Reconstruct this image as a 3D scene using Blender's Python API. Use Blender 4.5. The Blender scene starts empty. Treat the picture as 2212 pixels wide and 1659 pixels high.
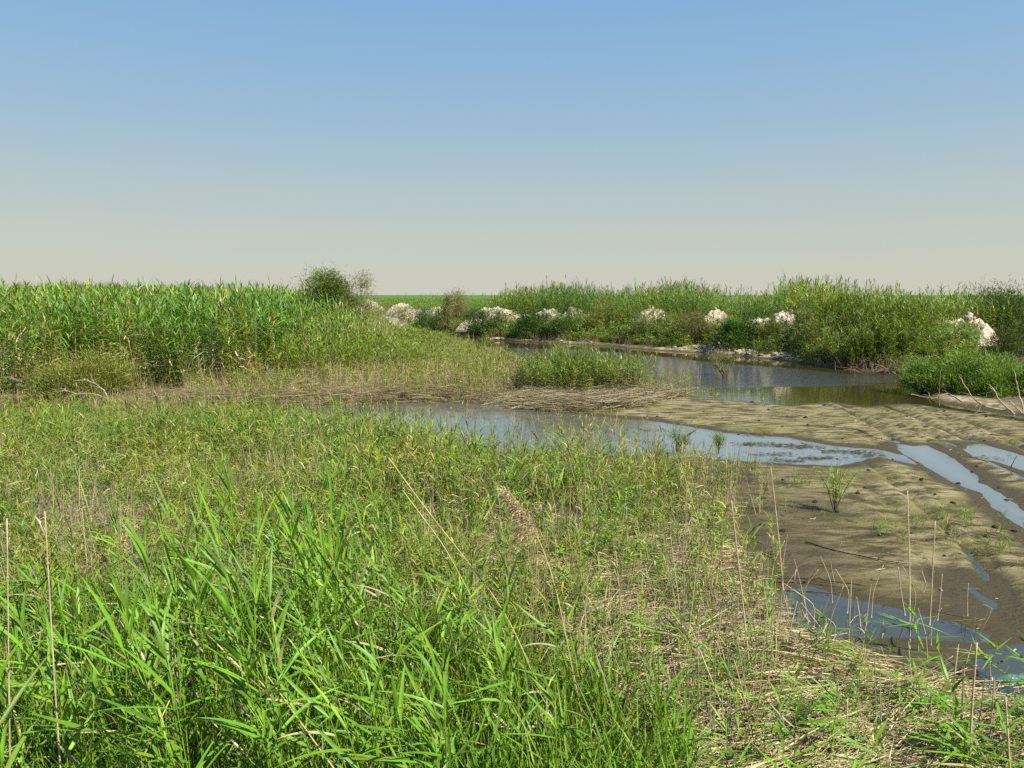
import bpy, math, random
import numpy as np
from mathutils import Vector, noise as mnoise
sc = bpy.context.scene
C = sc.collection
RS = np.random.RandomState(11)
random.seed(5)
# ---------------------------------------------------------------- camera
CAMH = 3.0
F = 1598.5                      # focal length in pixels of a 2212 px wide view
PITCH = math.atan((829.5 - 637) / F)
cd = bpy.data.cameras.new('camera'); cam = bpy.data.objects.new('camera', cd); C.objects.link(cam)
cam.location = (0, 0, CAMH); cam.rotation_euler = (math.pi / 2 - PITCH, 0, 0)
cd.sensor_width = 36; cd.lens = 36 * F / 2212; cd.clip_start = 0.05; cd.clip_end = 20000
sc.camera = cam
# ---------------------------------------------------------------- sky and sun
SUN_EL, SUN_AZ = math.radians(48), math.radians(130)      # azimuth clockwise from +Y
w = bpy.data.worlds.new('World'); sc.world = w; w.use_nodes = True
nt = w.node_tree; nt.nodes.clear()
wo = nt.nodes.new('ShaderNodeOutputWorld'); bg = nt.nodes.new('ShaderNodeBackground')
sky = nt.nodes.new('ShaderNodeTexSky'); sky.sky_type = 'NISHITA'; sky.sun_disc = False
sky.sun_elevation = SUN_EL; sky.sun_rotation = SUN_AZ; sky.air_density = 1.0; sky.dust_density = 3.0; sky.ozone_density = 1.6
geo = nt.nodes.new('ShaderNodeTexCoord'); sep = nt.nodes.new('ShaderNodeSeparateXYZ')
rmp = nt.nodes.new('ShaderNodeValToRGB')
SKY = [(-0.02, (.595, .59, .505)), (0.0, (.63, .62, .525)), (0.03, (.592, .602, .515)), (0.115, (.475, .552, .545)), (0.20, (.338, .500, .630)), (0.28, (.272, .458, .66)), (0.36, (.222, .415, .68)), (0.8, (.10, .22, .50))]
cr = rmp.color_ramp
while len(cr.elements) < len(SKY): cr.elements.new(0.5)
for e, (p, c) in zip(cr.elements, SKY): e.position = p + 0.02; e.color = (*c, 1)
add = nt.nodes.new('ShaderNodeMath'); add.operation = 'ADD'; add.inputs[1].default_value = 0.02
mx = nt.nodes.new('ShaderNodeMix'); mx.data_type = 'RGBA'; mx.inputs[0].default_value = 0.92
sc10 = nt.nodes.new('ShaderNodeVectorMath'); sc10.operation = 'SCALE'; sc10.inputs[3].default_value = 6.75
L = nt.links.new
L(geo.outputs['Generated'], sep.inputs[0]); L(sep.outputs[2], add.inputs[0]); L(add.outputs[0], rmp.inputs[0])
L(rmp.outputs[0], sc10.inputs[0]); L(sky.outputs[0], mx.inputs[6]); L(sc10.outputs[0], mx.inputs[7])
L(mx.outputs[2], bg.inputs[0]); bg.inputs[1].default_value = 0.09; L(bg.outputs[0], wo.inputs[0])
sd_ = bpy.data.lights.new('sun', 'SUN'); so = bpy.data.objects.new('sun', sd_); C.objects.link(so)
sd_.energy = 5.0; sd_.angle = math.radians(0.5); sd_.color = (1, .95, .85)
sv = Vector((math.sin(SUN_AZ) * math.cos(SUN_EL), math.cos(SUN_AZ) * math.cos(SUN_EL), math.sin(SUN_EL)))
so.rotation_euler = sv.to_track_quat('Z', 'Y').to_euler()
sc.view_settings.view_transform = 'Standard'; sc.view_settings.look = 'None'; sc.view_settings.gamma = 1
sc.view_settings.exposure = 0.78
sc.cycles.max_bounces = 6; sc.cycles.transparent_max_bounces = 4; sc.cycles.caustics_reflective = False
sc.cycles.use_denoising = False

# ---------------------------------------------------------------- pixel helpers (2212 x 1659 view)
cp_, sp_ = math.cos(PITCH), math.sin(PITCH)
def ray(u, v):
    x = (np.asarray(u, float) - 1106) / F; y = (829.5 - np.asarray(v, float)) / F
    return x, cp_ + y * sp_, y * cp_ - sp_
def G(u, v, z=0.0):             # point of the ground seen at a pixel
    x, y, dz = ray(u, v); t = (z - CAMH) / np.minimum(dz, -1e-4)
    return np.stack([x * t, y * t], -1)
def P(u, v, Y):                 # point seen at a pixel at distance Y
    x, y, dz = ray(u, v); t = Y / y
    return Vector((float(x * t), float(Y), float(CAMH + dz * t)))
def GV(u, v, z=0.05):
    g = G(u, v, z); return Vector((float(g[0]), float(g[1]), z))
def uof(X, Y): return 1106 + F * X / (Y * cp_)       # good enough for things near the horizon
def ztop(v, Y):                 # height of a pixel row at distance Y
    x, y, dz = ray(1106 + 0 * v, v); return CAMH + dz * (Y / y)
def poly(pts): return G(*np.array(pts, float).T)
# ---------------------------------------------------------------- noise
_T = np.random.RandomState(3).rand(256, 256).astype(np.float32)
def vn(x, y):
    xi = np.floor(x).astype(np.int64); yi = np.floor(y).astype(np.int64); fx = x - xi; fy = y - yi
    fx = fx * fx * (3 - 2 * fx); fy = fy * fy * (3 - 2 * fy)
    a = _T[xi & 255, yi & 255]; b = _T[(xi + 1) & 255, yi & 255]; c = _T[xi & 255, (yi + 1) & 255]; d = _T[(xi + 1) & 255, (yi + 1) & 255]
    return (a * (1 - fx) + b * fx) * (1 - fy) + (c * (1 - fx) + d * fx) * fy - 0.5
def fbm(x, y, o=4, g=0.5):
    s = 0; a = 1
    for k in range(o): s = s + a * vn(x * 2 ** k + 17.3 * k, y * 2 ** k + 5.1 * k); a *= g
    return s
def sm(a, b, x):
    t = np.clip((x - a) / (b - a), 0, 1); return t * t * (3 - 2 * t)
def segd(x, y, pts, closed=True):
    d = np.full(x.shape, 1e9); ins = np.zeros(x.shape, bool); n = len(pts)
    for i in range(n if closed else n - 1):
        ax, ay = pts[i]; bx, by = pts[(i + 1) % n]; ex, ey = bx - ax, by - ay
        t = np.clip(((x - ax) * ex + (y - ay) * ey) / (ex * ex + ey * ey + 1e-12), 0, 1)
        d = np.minimum(d, np.hypot(x - ax - t * ex, y - ay - t * ey))
        if closed:
            c = (ay > y) != (by > y); ins ^= c & (x < (bx - ax) * (y - ay) / (by - ay + 1e-12) + ax)
    return (np.where(ins, -d, d)) if closed else d
# ---------------------------------------------------------------- water outlines and tracks, on the ground
SHORE = [(780, 706), (850, 712), (960, 723), (1060, 735), (1200, 742), (1310, 748), (1420, 757), (1530, 763), (1600, 770), (1680, 777), (1760, 790), (1850, 802), (1950, 812)]
CH = poly(SHORE + [(1965, 840), (2015, 868), (2212, 898), (2500, 925), (2500, 948), (2212, 910), (2010, 878), (1960, 872), (1870, 879), (1790, 868), (1700, 876), (1610, 866), (1500, 862), (1450, 852), (1300, 832), (1150, 800), (1000, 757), (850, 724), (780, 716)])
POOL = poly([(-900, 858), (0, 862), (300, 872), (600, 876), (900, 866), (1090, 868), (1130, 885), (1250, 893), (1300, 900), (1420, 910), (1560, 935), (1700, 946), (1800, 964), (1905, 972), (1960, 985), (1985, 1004), (1900, 988), (1810, 1009), (1640, 1000), (1480, 985), (1300, 985), (1100, 985), (950, 965), (800, 940), (600, 910), (300, 902), (-900, 902)])
RUTP = poly([(1938, 960), (2010, 962), (2060, 998), (2130, 1040), (2170, 1072), (2215, 1100), (2330, 1160), (2330, 1230), (2215, 1145), (2150, 1098), (2120, 1070), (2062, 1040), (2005, 1010), (1950, 977)])
SIDEP = poly([(2075, 962), (2120, 958), (2215, 985), (2420, 1000), (2420, 1060), (2215, 1022), (2150, 1000), (2085, 985)])
LOWP = poly([(1640, 1290), (1700, 1268), (1760, 1262), (1850, 1292), (1960, 1318), (2050, 1345), (2140, 1378), (2130, 1402), (2000, 1385), (1850, 1372), (1740, 1362), (1680, 1330)])
LOWQ = poly([(2110, 1445), (2150, 1410), (2230, 1385), (2500, 1395), (2500, 1620), (2300, 1590), (2190, 1540), (2140, 1490)])
LOWR = poly([(2070, 1262), (2110, 1258), (2170, 1320), (2160, 1345), (2120, 1310)])
POOLS = [CH, POOL, RUTP, SIDEP, LOWP, LOWQ, LOWR]
RUTS = [([(1860, 992), (1905, 1030), (1960, 1075), (2000, 1112), (2060, 1165)], .045, .06), ([(1755, 868), (1830, 890), (1890, 925), (1945, 960)], .06, .10), ([(1800, 870), (1880, 905), (1960, 930), (2060, 962), (2140, 1000), (2230, 1040)], .045, .09),
        ([(1900, 873), (1980, 905), (2060, 940), (2150, 972), (2300, 1010)], .06, .10), ([(1960, 872), (2080, 912), (2230, 962)], .05, .10), ([(1650, 878), (1760, 905), (1830, 932), (1900, 962)], .03, .12), ([(2080, 1180), (2130, 1240), (2180, 1320)], .05, .1),
        ([(1700, 1000), (1850, 1040), (2000, 1180), (2130, 1300)], .025, .12), ([(2130, 1050), (2230, 1110), (2400, 1200)], .05, .1)]
RUTS += [([(a + k, b_ + j) for a, b_ in [(1690, 868), (1780, 886), (1870, 915), (1950, 948), (2040, 985)]], .032, .045) for k, j in [(30, -2), (75, 0), (128, 2), (180, 0), (205, 2)]]
RUTS += [([(a + k, b_ + j) for a, b_ in [(1960, 935), (2060, 985), (2140, 1028), (2260, 1090)]], .045, .05) for k, j in [(30, -12), (75, -18), (120, -28)]] + [([(a + k, b_) for a, b_ in [(1840, 1010), (1940, 1090), (2030, 1190), (2100, 1290)]], .022, .04) for k in (-60, 55, 90)]
BANK = np.concatenate([poly(SHORE), G(np.array([1965, 2015, 2212, 2500, 3200]), np.array([840, 868, 898, 925, 960])), np.array([[60, 8], [6000, 8], [6000, 9000], [-3000, 9000], [-160, 90]])])
def height(x, y, mask=False):
    x = np.asarray(x, float); y = np.asarray(y, float)
    wx = x + .12 * fbm(x * 1.1, y * 1.1, 3) + .03 * fbm(x * 5, y * 5, 1); wy = y + .20 * fbm(x * 1.1 + 40, y * 1.1, 3) + .03 * fbm(x * 5, y * 5 + 9, 1)
    near = (np.hypot(x, y) < 140)
    sd = np.full(x.shape, 50.0)
    q = near
    for pl in POOLS: sd[q] = np.minimum(sd[q], segd(wx[q], wy[q], pl))
    b = .055 + .022 * fbm(x * .5, y * .5, 3)
    fin = .010 * fbm(x * 2.2, y * 3.5, 2, .6) + .010 * fbm(x * 6, y * 7, 2, .5)
    h = np.where(sd < 0, -.13 * sm(0, .5, -sd), (b + fin) * sm(-.02, .7, sd) + .003 * sm(0, .1, sd))
    for pts, dep, wd in RUTS:
        d = segd(x, y, poly(pts), False)
        h = h - dep * np.exp(-(d / wd) ** 2) * (sd > 0) * sm(0, .5, sd) + dep * .12 * np.exp(-((d - 2.3 * wd) / (wd * .9)) ** 2)
    bk = -segd(wx, wy, BANK)
    h = h + (bk > 0) * (.10 * sm(0, .35, bk) + .75 * sm(.6, 5, bk) + .10 * fbm(x * .7, y * .7, 3) * sm(0, 2, bk) * (1 - sm(60, 120, y)))
    h = h + .45 * sm(60, 140, y) * (bk <= 0)
    h = h + 1.35 * (1 - sm(.2, 2.3, y)) * (np.abs(x) < 4000)
    if mask: return h, sd, bk
    return h
def hz(x, y): return float(height(np.array([x]), np.array([y]))[0])
# ---------------------------------------------------------------- mesh building
def quads(V, Fq, col=None, mats=(), name='mesh', smooth=True):
    V = np.asarray(V, np.float32); Fq = np.asarray(Fq, np.int32); me = bpy.data.meshes.new(name)
    me.vertices.add(len(V)); me.vertices.foreach_set('co', V.ravel())
    me.loops.add(Fq.size); me.loops.foreach_set('vertex_index', Fq.ravel())
    k = Fq.shape[1]; me.polygons.add(len(Fq)); me.polygons.foreach_set('loop_start', np.arange(len(Fq), dtype=np.int32) * k)
    me.polygons.foreach_set('use_smooth', np.full(len(Fq), smooth))
    if col is not None:
        a = me.color_attributes.new('tint', 'FLOAT_COLOR', 'POINT'); c = np.ones((len(V), 4), np.float32); c[:, :3] = col; a.data.foreach_set('color', c.ravel())
    for m in mats: me.materials.append(m)
    me.update(calc_edges=True); return me
def link(name, me, parent=None, **p):
    o = bpy.data.objects.new(name, me); C.objects.link(o)
    if parent: o.parent = parent
    for k, v in p.items(): o[k] = v
    return o
def thing(name, loc, label, cat, group=None):
    o = bpy.data.objects.new(name, None); C.objects.link(o); o.location = loc; o.empty_display_size = .1; o['label'] = label; o['category'] = cat
    if group: o['group'] = group
    return o
class T:                         # vertices, quads, colours
    def __init__(s): s.V = []; s.F = []; s.C = []; s.n = 0
    def add(s, V, Fq, c):
        c = np.broadcast_to(np.asarray(c, np.float32), (len(V), 3)); s.V.append(np.asarray(V, np.float32)); s.F.append(np.asarray(Fq) + s.n); s.C.append(c); s.n += len(V); return s
    def get(s): return np.concatenate(s.V), np.concatenate(s.F), np.concatenate(s.C)
def A(x, n): return np.broadcast_to(np.asarray(x, float), (n,)).copy()
def ribbons(P0, az, el, curl, Ln, W, segs=3, roll=0.0, col=(.1, .2, .03), across=2, fold=.35, base=.55, sway=0.0):
    P0 = np.asarray(P0, float); n = len(P0); az, el, curl, Ln, W, roll, sway = [A(q, n) for q in (az, el, curl, Ln, W, roll, sway)]
    p = P0.copy(); out = []
    for k in range(segs + 1):
        t = k / segs; e = el - curl * t ** 1.4; a = az + sway * t
        d = np.stack([np.cos(e) * np.cos(a), np.cos(e) * np.sin(a), np.sin(e)], -1)
        if k: p = p + (d + dp) * .5 * (Ln / segs)[:, None]
        dp = d
        s = np.stack([-np.sin(a), np.cos(a), 0 * a], -1); up = np.cross(d, s); cr_, sr = np.cos(roll)[:, None], np.sin(roll)[:, None]
        s, up = s * cr_ + up * sr, up * cr_ - s * sr
        wd = (base + (1 - base) * min(1, t * 5)) * (1 - t ** 2.2) + .02
        hw = (W * wd * .5)[:, None]
        if across == 2: out.append(np.stack([p - s * hw, p + s * hw], 1))
        else: out.append(np.stack([p - s * hw - up * hw * fold * -1, p, p + s * hw + up * hw * fold], 1))
    V = np.stack(out, 1); m = V.shape[2]                                  # n, segs+1, m, 3
    i = np.arange(n)[:, None, None] * (segs + 1) * m + np.arange(segs)[None, :, None] * m + np.arange(m - 1)[None, None, :]
    Fq = np.stack([i, i + 1, i + 1 + m, i + m], -1).reshape(-1, 4)
    col = np.asarray(col, float)
    c = np.broadcast_to(col, (n, 3)) if col.ndim == 1 else col
    c = np.repeat(c, (segs + 1) * m, 0)
    return V.reshape(-1, 3), Fq, c
def tube(pts, rad, sides=5, col=(.3, .25, .15)):
    pts = np.array([tuple(q) for q in pts], float); n = len(pts); rad = A(rad, n) if np.ndim(rad) == 0 else np.interp(np.linspace(0, 1, n), np.linspace(0, 1, len(rad)), rad)
    d = np.gradient(pts, axis=0); d /= np.linalg.norm(d, axis=1)[:, None] + 1e-9
    ref = np.array([0, 0, 1.]) if abs(d[0][2]) < .7 else np.array([0, 1., 0])
    a = np.cross(d, ref); a /= np.linalg.norm(a, axis=1)[:, None] + 1e-9; b = np.cross(d, a)
    th = np.linspace(0, 2 * math.pi, sides, endpoint=False)
    V = pts[:, None] + rad[:, None, None] * (a[:, None] * np.cos(th)[None, :, None] + b[:, None] * np.sin(th)[None, :, None])
    i = np.arange(n - 1)[:, None] * sides; j = np.arange(sides)[None]; j2 = (j + 1) % sides
    Fq = np.stack([i + j, i + j2, i + sides + j2, i + sides + j], -1).reshape(-1, 4)
    m = n * sides; V = V.reshape(-1, 3)
    caps = []
    for o in (0, (n - 1) * sides):
        for k in range(1, sides - 2, 2): caps.append([o, o + k, o + k + 1, o + k + 2])
    return V, np.concatenate([Fq, np.array(caps).reshape(-1, 4)]) if caps else Fq, np.tile(np.asarray(col, float), (m, 1))
def smooth_path(pts, n=12, wob=0.0):
    pts = np.array([tuple(q) for q in pts], float); s = np.concatenate([[0], np.cumsum(np.linalg.norm(np.diff(pts, axis=0), axis=1))]); t = np.linspace(0, s[-1], n)
    q = np.stack([np.interp(t, s, pts[:, k]) for k in range(3)], -1)
    for _ in range(2): q[1:-1] = (q[:-2] + 2 * q[1:-1] + q[2:]) / 4
    if wob: q[1:-1] += RS.normal(0, wob, (n - 2, 3))
    return q
def multi(tmpls, pos, yaw, s, lean, tint, name, mats, **props):   # many transformed templates as one mesh
    n = len(pos); pick = RS.randint(0, len(tmpls), n); t = T()
    s = np.asarray(s, float)
    if s.ndim == 1: s = np.stack([s, s], -1)
    for k, (V, Fq, Cc) in enumerate(tmpls):
        ix = np.where(pick == k)[0]
        if not len(ix): continue
        c, si = np.cos(yaw[ix])[:, None], np.sin(yaw[ix])[:, None]; sx = s[ix, 0:1]; sz = s[ix, 1:2]
        x = V[None, :, 0] * sx; y = V[None, :, 1] * sx; z = V[None, :, 2] * sz
        W = np.stack([x * c - y * si + lean[ix, 0:1] * z + pos[ix, 0:1], x * si + y * c + lean[ix, 1:2] * z + pos[ix, 1:2], z + pos[ix, 2:3]], -1).reshape(-1, 3)
        FF = (Fq[None] + (np.arange(len(ix)) * len(V))[:, None, None]).reshape(-1, 4)
        t.add(W, FF, (Cc[None] * tint[ix][:, None, :]).reshape(-1, 3))
    V, Fq, Cc = t.get()
    return link(name, quads(V, Fq, Cc, mats, name), **props)
# ---------------------------------------------------------------- materials
def mat(name):
    m = bpy.data.materials.new(name); m.use_nodes = True; n = m.node_tree; n.nodes.clear()
    o = n.nodes.new('ShaderNodeOutputMaterial'); b = n.nodes.new('ShaderNodeBsdfPrincipled'); n.links.new(b.outputs[0], o.inputs[0]); return m, n, o, b
def nd(n, t, **k):
    q = n.nodes.new(t)
    for a, v in k.items():
        if a.startswith('_'): q.inputs[int(a[1:])].default_value = v
        else: setattr(q, a, v)
    return q
def blade(name, trans, rough, spec=.35, var=.5):
    m, n, o, b = mat(name); at = nd(n, 'ShaderNodeAttribute', attribute_name='tint'); tx = nd(n, 'ShaderNodeTexCoord')
    no = nd(n, 'ShaderNodeTexNoise'); no.inputs['Scale'].default_value = 9; no.inputs['Detail'].default_value = 3
    mr = nd(n, 'ShaderNodeMapRange'); mr.inputs[1].default_value = .3; mr.inputs[2].default_value = .7; mr.inputs[3].default_value = 1 - var * .5; mr.inputs[4].default_value = 1 + var * .5
    oi = nd(n, 'ShaderNodeObjectInfo'); r2 = nd(n, 'ShaderNodeMapRange'); r2.inputs[3].default_value = .88; r2.inputs[4].default_value = 1.15
    mu = nd(n, 'ShaderNodeMath', operation='MULTIPLY'); sc_ = nd(n, 'ShaderNodeVectorMath', operation='SCALE')
    K = n.links.new
    K(tx.outputs['Object'], no.inputs['Vector']); K(no.outputs['Fac'], mr.inputs[0]); K(oi.outputs['Random'], r2.inputs[0]); K(mr.outputs[0], mu.inputs[0]); K(r2.outputs[0], mu.inputs[1])
    K(at.outputs['Color'], sc_.inputs[0]); K(mu.outputs[0], sc_.inputs[3]); K(sc_.outputs[0], b.inputs['Base Color'])
    b.inputs['Roughness'].default_value = rough; b.inputs['Specular IOR Level'].default_value = spec
    if trans:
        tr = nd(n, 'ShaderNodeBsdfTranslucent'); ms = nd(n, 'ShaderNodeMixShader', _0=trans); tc = nd(n, 'ShaderNodeVectorMath', operation='MULTIPLY'); tc.inputs[1].default_value = (1.25, 1.15, .55)
        K(sc_.outputs[0], tc.inputs[0]); K(tc.outputs[0], tr.inputs[0]); K(b.outputs[0], ms.inputs[1]); K(tr.outputs[0], ms.inputs[2]); K(ms.outputs[0], o.inputs[0])
    return m
M_LEAF = blade('reed_leaf', .27, .45, .35, .4)
M_FINE = blade('fine_foliage', .28, .6, .2, .6)
M_STRAW = blade('dry_straw', .12, .65, .2, .5)
M_WOOD = blade('dead_wood', 0, .85, .15, .7)
def rockmat(name, c1, c2):
    m, n, o, b = mat(name); tx = nd(n, 'ShaderNodeTexCoord'); a = nd(n, 'ShaderNodeTexNoise'); a.inputs['Scale'].default_value = 3.2; a.inputs['Detail'].default_value = 8
    r = nd(n, 'ShaderNodeValToRGB'); r.color_ramp.elements[0].position = .32; r.color_ramp.elements[0].color = (*c2, 1); r.color_ramp.elements[1].position = .6; r.color_ramp.elements[1].color = (*c1, 1)
    bu = nd(n, 'ShaderNodeBump'); bu.inputs['Strength'].default_value = .8; bu.inputs['Distance'].default_value = .12; v = nd(n, 'ShaderNodeTexNoise'); v.inputs['Scale'].default_value = 9; v.inputs['Detail'].default_value = 8
    K = n.links.new; K(tx.outputs['Object'], a.inputs['Vector']); K(tx.outputs['Object'], v.inputs['Vector']); K(a.outputs['Fac'], r.inputs[0]); K(r.outputs[0], b.inputs['Base Color']); K(v.outputs['Fac'], bu.inputs['Height']); K(bu.outputs[0], b.inputs['Normal'])
    b.inputs['Roughness'].default_value = .95; b.inputs['Specular IOR Level'].default_value = .1; return m
M_ROCK = rockmat('pale_limestone', (.56, .50, .38), (.36, .28, .18))
M_STONE = rockmat('bank_stone', (.52, .46, .33), (.30, .25, .15))
M_CLOD = rockmat('dark_clod', (.09, .07, .035), (.04, .032, .016))
# mud: tint.r = wetness, tint.g = green plain, tint.b = pale stony bank
M_MUD, n, o, b = mat('mud'); K = n.links.new
at = nd(n, 'ShaderNodeAttribute', attribute_name='tint'); sp3 = nd(n, 'ShaderNodeSeparateColor'); K(at.outputs['Color'], sp3.inputs[0])
tc = nd(n, 'ShaderNodeTexCoord'); mp = nd(n, 'ShaderNodeMapping'); mp.inputs['Scale'].default_value = (.55, 1.5, 1); K(tc.outputs['Object'], mp.inputs[0])
n1 = nd(n, 'ShaderNodeTexNoise'); n1.inputs['Scale'].default_value = 3.2; n1.inputs['Detail'].default_value = 9; n1.inputs['Roughness'].default_value = .68; K(mp.outputs[0], n1.inputs['Vector'])
r1 = nd(n, 'ShaderNodeValToRGB'); e = r1.color_ramp.elements; e[0].position = .42; e[0].color = (.062, .050, .018, 1); e[1].position = .58; e[1].color = (.29, .25, .135, 1); q = e.new(.50); q.color = (.17, .14, .058, 1)
K(n1.outputs['Fac'], r1.inputs[0])
n2 = nd(n, 'ShaderNodeTexNoise'); n2.inputs['Scale'].default_value = .8; n2.inputs['Detail'].default_value = 6; K(mp.outputs[0], n2.inputs['Vector'])
alg = nd(n, 'ShaderNodeMix', data_type='RGBA'); mr = nd(n, 'ShaderNodeMapRange'); mr.inputs[1].default_value = .46; mr.inputs[2].default_value = .66; mr.inputs[4].default_value = .6
K(n2.outputs['Fac'], mr.inputs[0]); K(mr.outputs[0], alg.inputs[0]); K(r1.outputs[0], alg.inputs[6]); alg.inputs[7].default_value = (.17, .155, .04, 1)
wet = nd(n, 'ShaderNodeMix', data_type='RGBA'); K(sp3.outputs[0], wet.inputs[0]); K(alg.outputs[2], wet.inputs[6]); wet.inputs[7].default_value = (.065, .050, .020, 1)
st = nd(n, 'ShaderNodeMix', data_type='RGBA'); K(sp3.outputs[2], st.inputs[0]); K(wet.outputs[2], st.inputs[6]); 
n5 = nd(n, 'ShaderNodeTexNoise'); n5.inputs['Scale'].default_value = 4; n5.inputs['Detail'].default_value = 6; K(tc.outputs['Object'], n5.inputs['Vector'])
r5 = nd(n, 'ShaderNodeValToRGB'); e = r5.color_ramp.elements; e[0].position = .38; e[0].color = (.20, .15, .07, 1); e[1].position = .62; e[1].color = (.50, .43, .28, 1); K(n5.outputs['Fac'], r5.inputs[0]); K(r5.outputs[0], st.inputs[7])
gr = nd(n, 'ShaderNodeMix', data_type='RGBA'); K(sp3.outputs[1], gr.inputs[0]); K(st.outputs[2], gr.inputs[6])
n6 = nd(n, 'ShaderNodeTexNoise'); n6.inputs['Scale'].default_value = .35; n6.inputs['Detail'].default_value = 6; K(tc.outputs['Object'], n6.inputs['Vector'])
r6 = nd(n, 'ShaderNodeValToRGB'); e = r6.color_ramp.elements; e[0].position = .35; e[0].color = (.055, .11, .02, 1); e[1].position = .65; e[1].color = (.09, .17, .035, 1); K(n6.outputs['Fac'], r6.inputs[0]); K(r6.outputs[0], gr.inputs[7])
K(gr.outputs[2], b.inputs['Base Color'])
n3 = nd(n, 'ShaderNodeTexNoise'); n3.inputs['Scale'].default_value = 15; n3.inputs['Detail'].default_value = 9; n3.inputs['Roughness'].default_value = .7; K(mp.outputs[0], n3.inputs['Vector'])
bu = nd(n, 'ShaderNodeBump'); bu.inputs['Strength'].default_value = .9; bu.inputs['Distance'].default_value = .055; K(n3.outputs['Fac'], bu.inputs['Height']); K(bu.outputs[0], b.inputs['Normal'])
rr = nd(n, 'ShaderNodeMapRange'); rr.inputs[3].default_value = .9; rr.inputs[4].default_value = .68; K(sp3.outputs[0], rr.inputs[0]); K(rr.outputs[0], b.inputs['Roughness']); b.inputs['Specular IOR Level'].default_value = .3
# water: tint.r = how ruffled by the wind, tint.g = painted sky reflection
M_WATER, n, o, b = mat('water'); K = n.links.new
b.inputs['Base Color'].default_value = (.040, .034, .012, 1); b.inputs['Roughness'].default_value = .03; b.inputs['IOR'].default_value = 2.2
at = nd(n, 'ShaderNodeAttribute', attribute_name='tint'); sp3 = nd(n, 'ShaderNodeSeparateColor'); K(at.outputs['Color'], sp3.inputs[0])
tc = nd(n, 'ShaderNodeTexCoord'); mp = nd(n, 'ShaderNodeMapping'); mp.inputs['Scale'].default_value = (.7, 1.6, 1); K(tc.outputs['Object'], mp.inputs[0])
refl_mix = nd(n, 'ShaderNodeMix', data_type='RGBA'); K(sp3.outputs[1], refl_mix.inputs[0]); refl_mix.inputs[6].default_value = (.040, .034, .012, 1); refl_mix.inputs[7].default_value = (.15, .16, .145, 1); K(refl_mix.outputs[2], b.inputs['Base Color'])
wv = nd(n, 'ShaderNodeTexNoise'); wv.inputs['Scale'].default_value = 9; wv.inputs['Detail'].default_value = 3; K(mp.outputs[0], wv.inputs['Vector'])
b1 = nd(n, 'ShaderNodeBump'); b1.inputs['Distance'].default_value = .06; K(sp3.outputs[0], b1.inputs['Strength']); K(wv.outputs['Fac'], b1.inputs['Height'])
wv2 = nd(n, 'ShaderNodeTexNoise'); wv2.inputs['Scale'].default_value = 2.5; wv2.inputs['Detail'].default_value = 2; K(mp.outputs[0], wv2.inputs['Vector'])
b2 = nd(n, 'ShaderNodeBump'); b2.inputs['Distance'].default_value = .004; b2.inputs['Strength'].default_value = .5; K(wv2.outputs['Fac'], b2.inputs['Height']); K(b1.outputs[0], b2.inputs['Normal']); K(b2.outputs[0], b.inputs['Normal'])
M_PLASTIC, n, o, b = mat('green_plastic'); b.inputs['Base Color'].default_value = (.13, .30, .24, 1); b.inputs['Transmission Weight'].default_value = .45; b.inputs['Roughness'].default_value = .15; b.inputs['IOR'].default_value = 1.3
M_CAP, n, o, b = mat('cap_plastic'); b.inputs['Base Color'].default_value = (.65, .68, .62, 1); b.inputs['Roughness'].default_value = .4

# ================================================================ GROUND AND WATER
def axis(pts):
    out = []
    for a, bb, step in pts: out.append(np.arange(a, bb, step))
    return np.concatenate(out)
xs_pos = axis([(0, 9, .05), (9, 16, .08), (16, 40, .3), (40, 120, 2), (120, 600, 20), (600, 6001, 200)])
xs = np.concatenate([-xs_pos[1:][::-1], xs_pos]); xs = xs[(xs > -40) | (np.arange(len(xs)) % 1 == 0)]
ys = axis([(-120, -8, 8), (-8, 3.5, .25), (3.5, 16, .045), (16, 30, .07), (30, 60, .18), (60, 140, 1), (140, 700, 16), (700, 9001, 230)])
Xg, Yg = np.meshgrid(xs, ys); shp = Xg.shape
H, SD, BK = height(Xg.ravel(), Yg.ravel(), True)
xf, yf = Xg.ravel(), Yg.ravel()
tw = np.clip(sm(.55, .05, SD + .35 * fbm(xf * 1.3, yf * 2.6, 3)) + 0.8 * sm(.035, -.01, H) , 0, 1)
MIDF = poly([(-900, 900), (800, 905), (1290, 965), (1480, 995), (1580, 1060), (1640, 1150), (1600, 1240), (1680, 1290), (1850, 1360), (2100, 1400), (2400, 1500), (2900, 1900), (-1500, 1900)])
dm = segd(xf, yf, MIDF); tw = np.maximum(tw, .85 * sm(2.6, -.4, dm + 1.6 * fbm(xf * .7, yf, 3)))
tw *= np.where(BK > .5, sm(1.2, .2, BK), 1); tw = np.maximum(tw, .9 * (BK > 0) * (xf > 10.5) * (yf < 27))
tg = np.maximum(sm(3.5, 6, BK + 2 * fbm(xf * .3, yf * .3, 3)), sm(60, 75, yf)) * (yf > 20)
tb = (.75 + .25 * sm(9, 10, xf)) * sm(.08, .3, BK) * sm(5, 2, BK) * sm(16, 12, xf) * np.maximum(.35 + .65 * sm(-.1, .1, fbm(xf * .8, yf * .8, 3)), sm(7.5, 8.5, xf) * sm(13.8, 12.5, xf))
me = quads(np.stack([xf, yf, H], -1), (lambda i: np.stack([i, i + 1, i + 1 + shp[1], i + shp[1]], -1).reshape(-1, 4))(np.arange(shp[0] - 1)[:, None] * shp[1] + np.arange(shp[1] - 1)[None]), np.stack([tw, tg, tb], -1), [M_MUD], 'ground')
link('ground', me, kind='structure', label='muddy flat with tyre ruts running to a green plain')
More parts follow.
